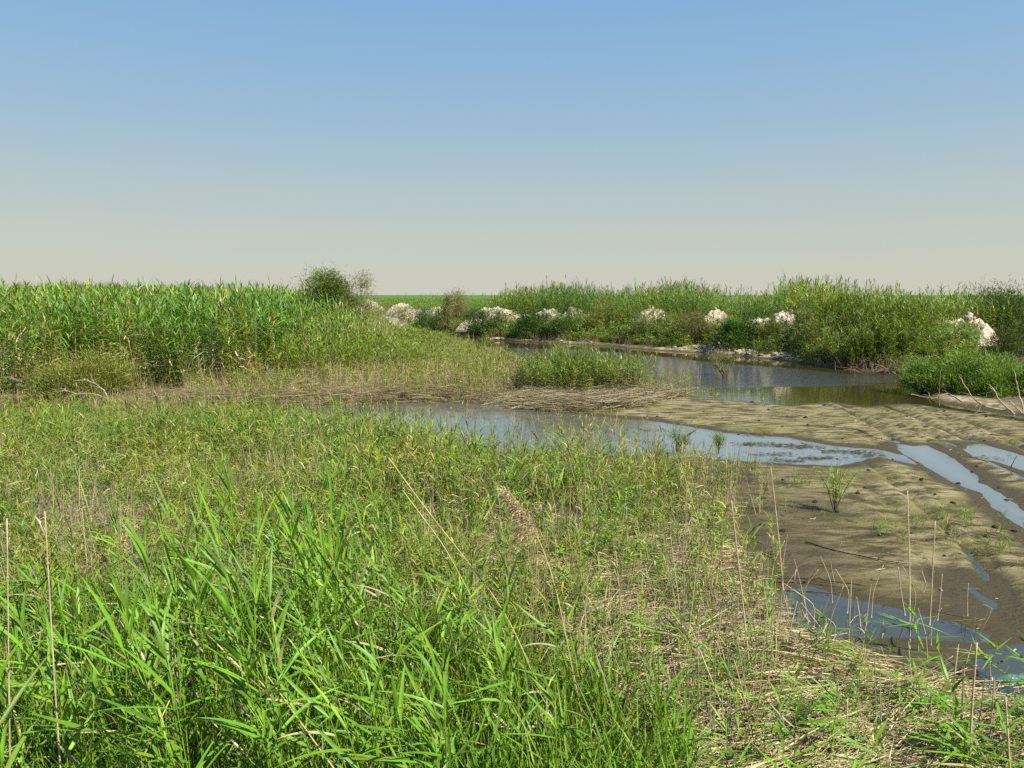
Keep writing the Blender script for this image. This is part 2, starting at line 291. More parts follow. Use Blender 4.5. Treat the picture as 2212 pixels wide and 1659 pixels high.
xs = np.arange(-60, 60.1, .25); ys = np.arange(3.0, 80, .25); Xg, Yg = np.meshgrid(xs, ys); shp = Xg.shape; xf, yf = Xg.ravel(), Yg.ravel()
RIP = poly([(1000, 750), (1200, 755), (1320, 762), (1480, 777), (1600, 789), (1750, 799), (1900, 812), (1990, 818), (1880, 826), (1750, 830), (1600, 832), (1450, 836), (1300, 815), (1150, 790), (1000, 760)])
sky_refl = sm(.6, -.3, np.minimum.reduce([segd(xf, yf, p_) for p_ in (RUTP, SIDEP)])); sky_refl = np.maximum(sky_refl, sm(.3, -.3, segd(xf, yf, POOL)) * (.55 * sm(-8, -4, xf) + .45 * sm(1.5, 4.0, xf)))  # pool and puddles get a paler base colour, painting in bright sky reflection
rip = sm(.5, -.5, segd(xf, yf, RIP) + .8 * fbm(xf * .35, yf * .9, 3)) * 1.0 + .015
me = quads(np.stack([xf, yf, 0 * xf], -1), (lambda i: np.stack([i, i + 1, i + 1 + shp[1], i + shp[1]], -1).reshape(-1, 4))(np.arange(shp[0] - 1)[:, None] * shp[1] + np.arange(shp[1] - 1)[None]), np.stack([rip, sky_refl, rip], -1), [M_WATER], 'water')
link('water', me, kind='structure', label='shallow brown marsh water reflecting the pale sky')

# ================================================================ PLANT TEMPLATES
GREEN = np.array([.140, .245, .024]); YEL = np.array([.235, .325, .045]); TAN = np.array([.50, .43, .24]); PINK = np.array([.40, .29, .20]); OLV = np.array([.13, .15, .03]); DARKG = np.array([.055, .125, .025])
def reed(H=1.0, nl=16, ll=.36, lw=.026, segs=3, across=2, side=5, wind=.55, stemr=.004, plume=False, col=GREEN, first=.22, cluster_top=True, droop=1.1):
    """one green reed of height H (stem, leaves)"""
    s = T(); l = T()
    bend = RS.normal(0, .05, 2); path = np.array([[bend[0] * z * z - .03 * wind * z * z, bend[1] * z * z, z * H * .86] for z in np.linspace(0, 1, 6)])
    s.add(*tube(path, [stemr, stemr * .5], side, col * np.array([1.35, 1.15, 1.2])))
    zt = np.linspace(first, 1, nl) ** .9
    for i, z in enumerate(zt):
        az = (math.pi if (RS.rand() < .5 + wind * .5) else 0) + RS.normal(0, .75); top = z > .85
        p = np.array([np.interp(z, np.linspace(0, 1, 6), path[:, k]) for k in range(3)])
        el = RS.uniform(.2, 1.1) if not top else RS.uniform(.95, 1.45)
        L_ = ll * RS.uniform(.7, 1.15) * (1 if z < .9 else .85)
        dr = (z < .4 and RS.rand() < .35) or RS.rand() < .05
        c = (TAN * RS.uniform(.8, 1.1) if dr else col * RS.uniform(.6, 1.35) * np.array([RS.uniform(.85, 1.25), 1, RS.uniform(.8, 1.3)]))
        l.add(*ribbons([p], az, el, RS.uniform(.05, droop), L_, lw * RS.uniform(.75, 1.15), segs, RS.uniform(-.7, .7), c, across, sway=RS.normal(0, .25)))
    if plume:
        p = path[-1]; n = 26; z = RS.rand(n) * .22
        l.add(*ribbons(p + np.stack([0 * z, 0 * z, z], -1), RS.normal(math.pi, 1.0, n), RS.uniform(.6, 1.4, n), RS.uniform(.2, 1.2, n), RS.uniform(.06, .13, n), .014, 2, 0, (.24, .20, .10), 2))
    return s, l
def merged(H=1, **k):
    s, l = reed(H, **k); t = T()
    for q in (s, l): t.add(*q.get())
    return t.get()
def norm(n, f): return [f() for _ in range(n)]
FAR_REED = norm(9, lambda: merged(3.4, nl=24, ll=.46, lw=.044, segs=2, side=3, stemr=.006, plume=False, droop=1.5, wind=.3, first=.12))
FAR_PLUME = norm(4, lambda: merged(3.4, nl=20, ll=.42, lw=.036, segs=2, side=3, stemr=.007, plume=True))
def herb(H=.5, stems=3, nl=12, ll=.12, lw=.014, col=YEL, spread=.08, dry=.15):
    t = T()
    for k in range(stems):
        a = RS.rand() * 6.28; r = RS.rand() * spread; lean = RS.normal(0, .22, 2); h = H * RS.uniform(.65, 1.05)
        z = np.linspace(0, 1, 4); path = np.stack([r * math.cos(a) + lean[0] * z * h, r * math.sin(a) + lean[1] * z * h, z * h], -1)
        t.add(*tube(path, [.0035, .0015], 3, col * 1.1 if RS.rand() > dry else TAN))
        zz = RS.uniform(.12, 1, nl); p = np.stack([np.interp(zz, z, path[:, i]) for i in range(3)], -1)
        cc = col * RS.uniform(.7, 1.3, (nl, 1)) * RS.uniform(.9, 1.1, (nl, 3)); d = RS.rand(nl) < dry; cc[d] = TAN * RS.uniform(.7, 1.1)
        t.add(*ribbons(p, RS.rand(nl) * 6.28, RS.uniform(.3, 1.25, nl), RS.uniform(.1, .9, nl), ll * RS.uniform(.6, 1.3, nl), lw * RS.uniform(.7, 1.2, nl), 2, RS.uniform(-1, 1, nl), cc))
    return t.get()
HERB = norm(8, lambda: herb(.5)) + norm(4, lambda: herb(.5, col=np.array([.14, .26, .035])))
SHORTREED = norm(8, lambda: merged(.8, nl=10, ll=.20, lw=.017, segs=2, side=3, stemr=.003, col=np.array([.205, .285, .036]), first=.15))
def stubble():
    t = T()
    for k in range(4):
        a = RS.rand(2) * .16 - .08; h = RS.uniform(.4, 1.0); le = RS.normal(0, .13, 2); z = np.linspace(0, 1, 3)
        p = np.stack([a[0] + le[0] * h * z, a[1] + le[1] * h * z, h * z], -1); c = (TAN if RS.rand() < .7 else PINK) * RS.uniform(.7, 1.15)
        t.add(*tube(p, [.0045, .003], 3, c))
        if RS.rand() < .5: t.add(*ribbons([p[1]], RS.rand() * 6.28, RS.uniform(-.3, 1), 1.2, RS.uniform(.1, .25), .008, 2, 0, c))
    return t.get()
STUB = norm(8, stubble)
def deadreed():                   # brown tangled dead reed with hanging leaves
    t = T(); z = np.linspace(0, 1, 5); le = RS.normal(0, .28, 2); h = RS.uniform(.6, 1.1); p = np.stack([le[0] * h * z ** 1.6, le[1] * h * z ** 1.6, h * z * .9], -1); c = (TAN * .8 if RS.rand() < .5 else PINK)
    t.add(*tube(p, [.006, .003], 3, c)); n = 9; zz = RS.rand(n)
    q = np.stack([np.interp(zz, z, p[:, i]) for i in range(3)], -1)
    t.add(*ribbons(q, RS.rand(n) * 6.28, RS.uniform(-.6, 1, n), RS.uniform(.3, 1.6, n), RS.uniform(.12, .32, n), .012, 2, RS.uniform(-1, 1, n), c * RS.uniform(.6, 1.2, (n, 1))))
    return t.get()
DEAD = norm(8, deadreed)
def pts_in(pl, dens, edge=.3, ymax=1e9, densf=None, k=30000000):
    x0, y0 = pl.min(0); x1, y1 = pl.max(0); y1 = min(y1, ymax); n = int((x1 - x0) * (y1 - y0) * dens); x = RS.uniform(x0, x1, n); y = RS.uniform(y0, y1, n)
    d = segd(x, y, pl) + edge * 2 * fbm(x * .9, y * .9, 3); ok = d < 0
    if densf is not None: ok &= RS.rand(n) < densf(x, y, d)
    return x[ok], y[ok]
def infr(x, y, m=250): u = uof(x, np.maximum(y, .1)); return (u > -m) & (u < 2212 + m)
def tint(n, lo=.75, hi=1.25, hue=.12):
    return RS.uniform(lo, hi, (n, 1)) * (1 + RS.uniform(-hue, hue, (n, 3)) * np.array([1.3, .5, .8]))
def place(tm, x, y, hgt, tmh, name, mats=(M_LEAF,), tn=None, leanx=-.03, leans=.07, wide=None, yawr=math.pi, **props):
    n = len(x); z = height(x, y); lean = RS.normal(0, leans, (n, 2)); lean[:, 0] += leanx
    sx = (np.sqrt(hgt / tmh) if wide is None else np.full(n, wide)) * RS.uniform(.85, 1.15, n)
    tn = tint(n) if tn is None else tn
    return multi(tm, np.stack([x, y, z - .01], -1), RS.uniform(-yawr, yawr, n), np.stack([sx, hgt / tmh], -1), lean, tn, name, list(mats), kind='stuff', **props)

# ================================================================ LEFT REED BED
LBED = poly([(-1200, 858), (0, 858), (300, 850), (450, 845), (600, 832), (700, 815), (800, 786), (905, 748), (880, 722), (800, 706), (-1200, 706)])
uL = [-400, 0, 100, 200, 400, 560, 640, 700, 760, 800, 840, 870, 900]; vL = [607, 608, 604, 606, 609, 612, 620, 636, 655, 672, 690, 712, 730]
def frontd(x, y, d): return ((fbm(x * 1.5, y * 1.5, 3) > -.15) | (d < -4)) * np.where(d > -2.5, 1.15, np.where(y < 40, .42, .22))
x, y = pts_in(LBED, 34, .35, 62, frontd); k = infr(x, y, 350); x, y = x[k], y[k]
u = uof(x, y); vt = np.interp(u, uL, vL) + 1; h = ztop(vt, y) - height(x, y) + RS.normal(-.25, .28, len(x)) + .6 * fbm(x * .8, y * .8, 3)
d = segd(x, y, LBED); h *= 1 - .38 * sm(-2.2, .2, d) * RS.rand(len(x)); h = np.clip(h, .5, 3.9)
big = fbm(x * .35, y * .35, 3)
tn = tint(len(x), .75, 1.2) * (1 + np.stack([big * .6, big * .25, big * .2], -1)); oo = (RS.rand(len(x)) < .06 + .22 * (d > -1.0)); tn[oo] *= np.array([1.7, 1.05, 1.6])
print('left bed', len(x))
place(FAR_REED * 2 + FAR_PLUME[:2], x, y, h, 3.4, 'reed_bed', tn=tn, yawr=2.2, leans=.13, label='tall dense green reed bed filling the left side behind the pool', category='reed bed')
x, y = pts_in(LBED, 7, .3, 40, lambda x, y, d: (d > -1.8) * 1.0); k = infr(x, y, 300); x, y = x[k], y[k]
place(STUB, x, y, RS.uniform(.9, 2.3, len(x)), .9, 'tan_reed_stalks', (M_STRAW,), tint(len(x), .7, 1.1), leans=.16, wide=1.3, label='last year\'s tan stalks along the front of the left reed bed', category='stalks')
# brown dead fringe and yellow grass between the reeds and the pool, out to the tip of the tongue
FR = poly([(-1200, 846), (400, 836), (650, 800), (860, 738), (1000, 762), (1150, 808), (1300, 838), (1450, 853), (1505, 863), (1420, 869), (1150, 867), (900, 864), (600, 873), (300, 870), (-1200, 862)])
FL = poly([(-1200, 862), (300, 872), (600, 875), (900, 866), (1150, 868), (1420, 870), (1520, 863)])
x, y = pts_in(FR, 60, .2, densf=lambda x, y, d: (lambda q: .30 + .70 * sm(3.8, 1.2, q))(segd(x, y, FL, False) + .9 * fbm(x * .6, y * .6, 3))); k = infr(x, y); x, y = x[k], y[k]; u = uof(x, y); dd = segd(x, y, FR)

h = RS.uniform(.4, .95, len(x)) * np.where(u > 1380, .6, 1) * np.interp(segd(x, y, FL, False), [0, .5, 2.5], [.35, .5, 1]) * np.interp(u, [300, 550], [.5, 1]); k = RS.rand(len(x)) < np.interp(u, [250, 550], [.45, 1]); x, y, h = x[k], y[k], h[k]
place(DEAD + STUB, x, y, h, .9, 'dead_reed_fringe', (M_STRAW,), tint(len(x), .6, 1.1), label='brown dead reeds and stubble edging the pool below the green reeds', category='dead reeds')
x, y = pts_in(FR, 46, .2, densf=lambda x, y, d: .25 + .75 * (fbm(x * .9, y * .9, 3) > .0)); k = infr(x, y); x, y = x[k], y[k]
u = uof(x, y); h = RS.uniform(.6, 1.15, len(x)) * np.where(u > 1380, .6, 1) * np.interp(segd(x, y, FL, False), [0, .5, 2.8], [.35, .5, 1]) * np.interp(u, [300, 550], [.55, 1]); k = RS.rand(len(x)) < np.interp(u, [250, 550], [.5, 1]); x, y, h = x[k], y[k], h[k]
place(SHORTREED + HERB, x, y, h, .75, 'marsh_grass', (M_FINE,), tint(len(x), .6, 1.2) * np.array([1.15, 1.0, 1.0]), label='yellow green grass on the tongue of land between channel and pool', category='grass')

TG = poly([(520, 835), (700, 785), (868, 733), (930, 742), (1010, 770), (1000, 800), (850, 815), (650, 840)])
x, y = pts_in(TG, 30, .4); h = RS.uniform(.9, 1.6, len(x)) * (1 + .5 * fbm(x * .5, y * .5, 2)) * np.interp(uof(x, y), [600, 850, 1000], [1.1, .85, .55])
place(FAR_REED, x, y, h, 3.4, 'young_reeds', tn=tint(len(x), .6, 1.2) * np.array([1.15, 1.0, 1.0]), yawr=3, leans=.18, label='younger light green reeds sloping down from the tall bed to the tongue', category='reeds', wide=.75)
TC = poly([(1120, 848), (1190, 832), (1300, 836), (1400, 846), (1400, 866), (1150, 866)])
x, y = pts_in(TC, 40, .25); h = RS.uniform(.8, 1.45, len(x)); place(FAR_REED, x, y, h, 3.4, 'tongue_reeds', tn=tint(len(x), .7, 1.15) * np.array([1.2, 1, 1.1]), yawr=3, leans=.2, label='olive green clump of short reeds near the end of the tongue', category='reeds', wide=.6)
# ================================================================ FAR BANK
shu, shv = np.array(SHORE + [(2100, 818), (2400, 826), (2700, 840)], float).T
def bankpt(u, off):
    g = G(u, np.interp(u, shu, shv)); k = (g[..., 1] + off) / g[..., 1]; return g[..., 0] * k, g[..., 1] + off
ur = [1040, 1070, 1118, 1200, 1300, 1400, 1480, 1530, 1560, 1650, 1690, 1720, 1760, 1800, 1840, 1950, 2060, 2212, 2700]; vr = [655, 636, 618, 609, 620, 616, 600, 616, 634, 634, 610, 592, 600, 598, 622, 626, 628, 638, 640]
N = 7600; u = RS.uniform(1045, 2600, N); off = 5.5 + 16 * RS.rand(N) ** 1.5; x, y = bankpt(u, off)
k = RS.rand(N) < np.clip((y / 45), .5, 1); x, y, u, off = x[k], y[k], u[k], off[k]
h = ztop(np.interp(u, ur, vr) + 2, y) - height(x, y) + RS.normal(-.3, .3, len(x)) + .7 * fbm(x * .6, y * .6, 3) + .55 * (RS.rand(len(x)) < .03); h = np.clip(h, .6, 3.8)
big = fbm(x * .3 + 9, y * .3, 3); tn = tint(len(x), .55, 1.1) * (1 + np.stack([big * .8, big * .4, big * .3], -1)); oo = RS.rand(len(x)) < .06; tn[oo] *= np.array([1.6, .9, 1.8])
place(FAR_REED + FAR_PLUME, x, y, h, 3.4, 'far_bank_reeds', tn=tn, yawr=2.4, leans=.12, label='tall uneven reeds with feathery tops on the far bank of the channel', category='reed bed')
# reeds that come down to the water in the front of the far bank
def clump(u0, u1, o0, o1, vt0, vt1, n, cmul, name, label, jag=.3):
    n = int(n * 1.7); u = RS.uniform(u0, u1, n); off = RS.uniform(o0, o1, n); x, y = bankpt(u, off); k = (fbm(x * 1.4, y * 1.4, 3) + .5 * fbm(x * .5, y * .5, 2)) > -.10; u, off, x, y = u[k], off[k], x[k], y[k]; n = len(x); t = (u - u0) / (u1 - u0); e = np.minimum(t, 1 - t) * 2
    vt = np.interp(t, np.linspace(0, 1, len(vt0)), vt0) + (vt1) * (1 - sm(0, .8, (off - o0) / (o1 - o0)))
    h = (ztop(vt, y) - height(x, y)) * (1 - .35 * (1 - sm(0, .35, e))) + RS.normal(-.1, jag * .6, n); h = np.clip(h, .35, 3.6)
    tn = tint(n, .6, 1.15) * np.array(cmul)
    place(FAR_REED, x, y, h, 3.4, name, tn=tn, yawr=1.2, leans=.16, label=label, category='reeds')
clump(1270, 1545, 1.2, 5.5, [668, 650, 655, 668, 665], 45, 900, (1.0, .85, .9), 'waterside_reeds', 'dark green reeds reaching the water between two white heaps')
clump(1715, 2035, .7, 6.0, [665, 640, 632, 638, 640, 655], 60, 1500, (1.0, .9, .9), 'overhanging_reeds', 'tall olive green reeds leaning over the far shore right of the stones')
clump(1150, 1290, .6, 2.2, [700, 690, 705], 15, 160, (1.1, 1, .9), 'low_waterside_reeds', 'low bright reeds at the water below the middle heaps')
clump(1720, 1960, .2, 1.4, [735, 728, 745], 20, 260, (1.2, 1.1, 1.2), 'drooping_reeds', 'pale drooping reeds at the foot of the tall olive reeds')
clump(1400, 1530, .5, 2.0, [715, 712, 722], 15, 140, (1.0, 1, .9), 'short_shore_reeds', 'short reeds on the far shore left of the stony beach')
# low growth on the far land
N = 4200; u = RS.uniform(780, 1130, N); off = 4.5 + 60 * RS.rand(N) ** 1.3; x, y = bankpt(u, off); h = np.clip(ztop(643., y) - height(x, y) + RS.normal(0, .12, N), .25, 1.9)
tall = RS.rand(N) < .012; h[tall] += .7
place(FAR_REED, x, y, h, 3.4, 'distant_reeds', tn=tint(N, .8, 1.1), label='low green reeds on the plain behind the white heaps', category='reeds', yawr=1.)
N = 4600; u = RS.uniform(800, 2100, N); off = RS.uniform(.9, 5, N) ; x, y = bankpt(u, off); st = ((u > 1480) & (u < 1740) & (off < 2.6))
k = ~st | (RS.rand(N) < .12); x, y, off = x[k], y[k], off[k]; place(HERB, x, y, RS.uniform(.3, .75, len(x)) * np.interp(off, [.9, 2.2, 4], [.8, 1.7, 1.7]), .5, 'bank_herbs', (M_FINE,), tint(len(x), .55, 1.0), wide=2.2, label='scrubby low herbs along the far bank', category='herbs')
N = 1500; u = RS.uniform(820, 2000, N); off = RS.uniform(.05, .8, N); x, y = bankpt(u, off); k = ((fbm(x * .7, y * .7, 3) > 0) | (u > 1740)) & ~((u > 1500) & (u < 1720)); x, y = x[k], y[k]
place(DEAD + STUB, x, y, RS.uniform(.2, .6, len(x)), .9, 'shore_stubble', (M_STRAW,), tint(len(x), .6, 1.1), label='dry stubble at the waterline of the far shore', category='stubble')

# ---- white heaps and stones
def lump(w_, d_, h_, seed, rough=.3, sub=90, peaks=None, prof=1.0):
    th = np.linspace(0, 2 * math.pi, sub, endpoint=False); r = np.linspace(0, 1, 34); R, Th = np.meshgrid(r, th, indexing='ij')
    X = R * np.cos(Th); Y = R * np.sin(Th); o = seed * 13.7
    rim = 1 + .25 * fbm(np.cos(Th) * 1.5 + o, np.sin(Th) * 1.5, 3)
    z = (1 - R ** 1.7) ** prof; pk = 1 + .28 * fbm(X * 1.3 + o, Y * 1.3 + o, 2)
    z = z * pk + rough * .55 * fbm(X * 5 + o, Y * 5, 4, .65) * (1 - R ** 3)
    rid = np.abs(fbm(X * 4 - o, Y * 3 + o, 3)); z = z - .35 * rough * (1 - R ** 4) * (rid < .06)
    V = np.stack([X * rim * w_ / 2, Y * rim * d_ / 2, z * h_ - .08], -1).reshape(-1, 3)
    i = np.arange(33)[:, None] * sub; j = np.arange(sub)[None]; j2 = (j + 1) % sub
    return V, np.stack([i + j, i + sub + j, i + sub + j2, i + j2], -1).reshape(-1, 4)
def rockmesh(seed, mt):
    import bmesh
    bm = bmesh.new(); bmesh.ops.create_icosphere(bm, subdivisions=3, radius=.5)
    for v in bm.verts:
        c = v.co.normalized(); f = 1 + .45 * mnoise.noise(c * 1.3 + Vector((seed, 0, 0))) + .14 * mnoise.noise(c * 4 + Vector((0, seed, 0))); f *= 1 - .25 * max(0, abs(c.dot(Vector((math.sin(seed), math.cos(seed), .4)).normalized())) - .55)
        v.co = c * .5 * f; v.co.z *= .68
    me = bpy.data.meshes.new('stone'); bm.to_mesh(me); bm.free(); me.materials.append(mt)
    for p in me.polygons: p.use_smooth = True
    return me
ROCKS = [rockmesh(3.3 * i + 1, M_ROCK) for i in range(5)]; STONES = [rockmesh(2.1 * i + 40, M_STONE) for i in range(5)]; CLODS = [rockmesh(5.1 * i + 80, M_CLOD) for i in range(4)]
def stone(me, x, y, s, name, sink=.18, **p):
    o = link(name, me, **p); o.location = (x, y, hz(x, y) + s * (.3 - sink)); o.scale = (s * RS.uniform(.8, 1.3), s * RS.uniform(.8, 1.2), s * RS.uniform(.8, 1.1)); o.rotation_euler = (RS.normal(0, .2), RS.normal(0, .2), RS.uniform(0, 6.28)); return o
HEAPS = [(800, 642, 62, 3.0, 'white rubble heap with a pinkish left face beside the big round bush'), (872, 648, 74, 3.3, 'wide white rubble heap, second from the round bush'), (905, 660, 150, 3.3, 'low white ridge linking the heaps right of the round bush'), (940, 654, 44, 3.6, 'small white rubble heap left of the brown bush'),
         (1078, 655, 100, 3.2, 'largest white rubble heap, broad and peaked behind dark bushes'), (1130, 670, 60, 3.0, 'low white rubble heap against the right slope of the largest heap'), (1180, 664, 66, 3.2, 'white rubble heap just left of the small grassy one'), (1243, 660, 46, 4.2, 'small rounded white heap among reeds, right of the middle'),
         (1402, 664, 64, 4.5, 'white heap half hidden by reeds left of the stony beach'), (1545, 672, 66, 3.6, 'brownish rubble heap overgrown with dry twigs'), (1640, 686, 70, 3.4, 'white rubble heap above the dark round shrub'), (1690, 672, 56, 4.2, 'white boulder heap with round stones on top, left of the tallest reeds'), (2080, 682, 84, 4.5, 'tall white rock pile showing between reeds and dark tamarisk')]
for i, (u0, vt, wpx, off, lab) in enumerate(HEAPS):
    vt -= 4 * (u0 > 1350); x0, y0 = bankpt(np.array(float(u0)), off + (1.6 if u0 < 1350 else .3)); x0, y0 = float(x0), float(y0); g = hz(x0, y0); wd = wpx / F * y0 * (1.75 if u0 > 1000 else 1.5); hh = (float(ztop(np.float64(vt + 5), y0)) - g) / 1.02
    V, Fq = lump(wd, max(1.4, wd * .4), hh, i + 1, .26, prof=.75)
    link('rubble_heap', quads(V, Fq, None, [M_STONE if 'brownish' in lab else M_ROCK], 'rubble_heap', True), label=lab, category='rubble heap', group='white heaps along the far bank').location = (x0, y0, g)
    for q in range(4 if 'boulder' not in lab and 'pile' not in lab else 12):
        v = V[RS.randint(34 * 10, 34 * 90 * 7 // 10)] if False else V[RS.randint(90 * 2, 90 * 24)]; sz = RS.uniform(.14, .34)
        o = link('white_stone', ROCKS[RS.randint(5)], label='white stone lying on one of the far heaps', category='stone', group='white stones on the far heaps'); o.location = (x0 + v[0], y0 + v[1], g + v[2] + sz * .12); o.scale = (sz * RS.uniform(.8, 1.3), sz, sz * RS.uniform(.8, 1.2)); o.rotation_euler = tuple(RS.uniform(0, 6.28, 3))
for (u0, v0, s, lab) in [(1858, 777, .40, 'lone white angular stone at the waterline below the tall reeds'), (1975, 774, .30, 'larger of two white stones beside the bright low bushes'), (1992, 775, .22, 'smaller of two white stones beside the bright low bushes'), (1006, 706 + 14, .5, 'white upright stone on the shore under the largest heap')]:
    g = G(u0, v0, .12); stone(ROCKS[0], float(g[0]), float(g[1]), s, 'white_stone', label=lab, category='stone')
for i in range(150):
    if i < 100: u0 = RS.normal(1600, 60); off = RS.uniform(.3, 2.8) ; s = RS.uniform(.12, .34)
    else: u0 = RS.uniform(850, 1290) if i < 140 else RS.uniform(1450, 1540); off = RS.uniform(.15, 1.3); s = RS.uniform(.15, .42)
    x0, y0 = bankpt(np.array(u0), off)
    stone((ROCKS + STONES)[RS.randint(10)], float(x0), float(y0), s, 'bank_stone', label='small pale stone on the stony beach across the channel' if i < 100 else 'pale stone lying along the far shore below the white heaps', category='stone', group='stones on the stony beach' if i < 100 else 'stones along the far shore')
cl = [(1660, 886), (1624, 866), (1775, 897), (1740, 905), (1838, 898), (1905, 890), (1960, 900), (1560, 905), (1640, 912), (1700, 902), (1990, 962), (2096, 946), (2180, 925), (1880, 925), (1745, 922), (1690, 924), (1480, 905), (1520, 892), (2130, 902), (2040, 890), (1930, 945), (1820, 950), (1595, 935), (1860, 905), (2165, 890), (1640, 985), (1658, 990), (1740, 982), (1720, 965), (2070, 1040), (1420, 900), (1785, 985), (1760, 1088), (1690, 1150), (2175, 1075), (1990, 1040), (2100, 1015), (2020, 1070), (2150, 1140), (1900, 1160), (2040, 1200), (1480, 1088), (2110, 1005)]
for (u0, v0) in cl + [(RS.uniform(1640, 2350), RS.uniform(875, 1180)) for _ in range(25)]:
    g = G(u0, v0, .04); stone(CLODS[RS.randint(4)], float(g[0]), float(g[1]), RS.uniform(.03, .085), 'mud_clod', .2, label='dark clod lying on the rutted mud flat', category='clod', group='dark clods on the mud flat')

# ================================================================ BUSHES
def bush(u0, vt, wpx, Y, label, col, name='bush', n=2600, leaf=.12, lw=.022, dens=1., z0=None, up=.9, sparse=.0, wood=(.14, .10, .06), dep=None, stems=7, spray=.5, group=None, cat='bush', nclump=0, cst=(.10, .26), flat=.12):
    x0 = (u0 - 1106) / F * Y / cp_ * 1.0; g = hz(x0, Y) if z0 is None else z0; hh = (float(ztop(np.float64(vt), Y)) - g) * 1.06; R = wpx / F * Y / 2 * (1.4 if Y > 38 else 1.18); n = int(n * (1.9 if Y > 38 else 1.35)); dep = dep or min(R, 1.1)
    e = thing(name, (x0, Y, g), label, cat, group); rs = RS
    nc = max(14, int(n / (210 if n > 4000 else 80))) if not nclump else nclump; ph = rs.uniform(0, 6.28, nc); t = rs.uniform(0, 1, nc) ** .55; zc = rs.uniform(flat, 1, nc)
    rr = np.sqrt(np.clip(1 - (zc - .35) ** 2 / .55, .05, 1)) * t
    cx = np.cos(ph) * rr * R * .86; cy = np.sin(ph) * rr * dep * .86; cz = zc * hh * .9 * (rs.uniform(.72, 1.14, nc) if nclump < 200 else rs.uniform(.8, 1.02, nc)); cs = rs.uniform(*cst, nc) * max(R, hh * .45)
    s = T()
    for k in range(max(stems, 1)):
        j = rs.randint(nc); q = smooth_path([(rs.normal(0, .06 * R), rs.normal(0, .06 * R), -.05), (cx[j] * .45, cy[j] * .45, cz[j] * .42), (cx[j], cy[j], cz[j])], 8, .015 * R); s.add(*tube(q, [.03 * (hh / 2) ** .7, .006], 5, wood))
    link('branches', quads(*s.get(), [M_WOOD], 'branches'), e)
    k = rs.randint(0, nc, n); p = np.stack([cx[k], cy[k], cz[k]], -1) + rs.normal(0, 1, (n, 3)) * cs[k][:, None] * np.array([1, 1, .8]); p[:, 2] = np.maximum(p[:, 2], .02)
    az = np.arctan2(p[:, 1], p[:, 0]) + rs.normal(0, .9, n); el = rs.normal(up, .5, n)
    cc = np.asarray(col) * (.75 + .5 * rs.rand(nc, 1))[k] * rs.uniform(.75, 1.25, (n, 1)) * rs.uniform(.9, 1.1, (n, 3))
    t = T(); t.add(*ribbons(p, az, el, rs.uniform(-.2, .9, n), leaf * rs.uniform(.6, 1.5, n), lw * rs.uniform(.6, 1.3, n), 2, rs.uniform(-1.2, 1.2, n), cc))
    link('foliage', quads(*t.get(), [M_FINE], 'foliage'), e); return e
YS = lambda u, off: float(bankpt(np.array(float(u)), off)[1])
O1 = (.16, .19, .045); O2 = (.19, .18, .06); O3 = (.17, .19, .05)
bush(712, 580, 128, 37, 'big round reed and tamarisk bush standing above the left reed bed', (.15, .20, .038), n=20000, leaf=.15, lw=.038, z0=.2, flat=.12, up=.7, dep=1.9, nclump=300, cst=(.10, .17))
bush(778, 596, 80, 37.5, 'thin olive tamarisk with see-through crown on the right of the big round bush', (.26, .25, .10), n=4200, leaf=.16, lw=.022, nclump=70, cst=(.08, .15), z0=.2, flat=.12, name='tamarisk', cat='shrub', stems=9, up=.6, wood=(.24, .2, .1))
bush(818, 664, 74, YS(818, 1.6), 'brownish low bush below the heap next to the round bush', O2, leaf=.15, lw=.03)
bush(872, 664, 64, YS(872, 1.6), 'olive low bush, second along the far shore', O1, leaf=.15, lw=.03)
bush(930, 668, 78, YS(930, 1.5), 'dark green low bush left of the tall brown one', DARKG, leaf=.15, lw=.035)
bush(984, 638, 54, YS(984, 2.2), 'tall brown bush breaking the line of white heaps', (.18, .15, .065), n=3000, leaf=.15, lw=.03)
bush(1010, 640, 60, YS(1010, 3.2), 'faded tan twiggy bush behind the tall brown bush', (.24, .20, .09), n=1200, leaf=.18, lw=.018)
bush(995, 690, 46, YS(995, .7), 'small yellow green bush at the water below the brown bush', (.17, .22, .05), n=1500, leaf=.13, lw=.025)
bush(1048, 670, 92, YS(1048, 1.7), 'dark green bush in front of the largest white heap', (.06, .12, .022), n=3600, leaf=.15, lw=.035)
bush(1152, 676, 78, YS(1152, 1.5), 'dark leafy bush right of the largest heap', (.05, .10, .022), n=3200, leaf=.15, lw=.035)
bush(1225, 676, 74, YS(1225, 1.6), 'green bush below the small rounded heap', (.09, .15, .03), n=2800, leaf=.15, lw=.035)
bush(1300, 655, 90, YS(1300, 3.5), 'olive brown twiggy bush rising among the far reeds', (.17, .19, .045), n=2600, leaf=.2, lw=.03)
bush(1398, 700, 64, YS(1398, 2.2), 'olive bush in front of the reed-hidden heap', (.11, .13, .035), n=2400, leaf=.16, lw=.03)
bush(1500, 680, 90, YS(1500, 2.6), 'dry brown and green bush left of the dark round shrub', (.18, .16, .06), n=2600, leaf=.15, lw=.024)
bush(1595, 690, 76, YS(1592, 1.9), 'dark round leafy shrub above the stony beach', (.055, .11, .018), n=4200, leaf=.11, lw=.04, name='shrub', cat='shrub')
bush(1662, 700, 50, YS(1662, 2.6), 'olive shrub in front of the boulder heap', (.13, .16, .035), n=2400, leaf=.12, lw=.022, name='shrub', cat='shrub')
bush(1655, 738, 80, YS(1655, 1.2), 'low green shrub spilling toward the stony beach', (.11, .16, .03), n=1300, leaf=.13, lw=.025, name='shrub', cat='shrub')
bush(1760, 680, 110, YS(1760, 1.8), 'brownish feathery shrub under the tallest reeds', (.17, .20, .045), n=3200, leaf=.15, lw=.022, name='shrub', cat='shrub')
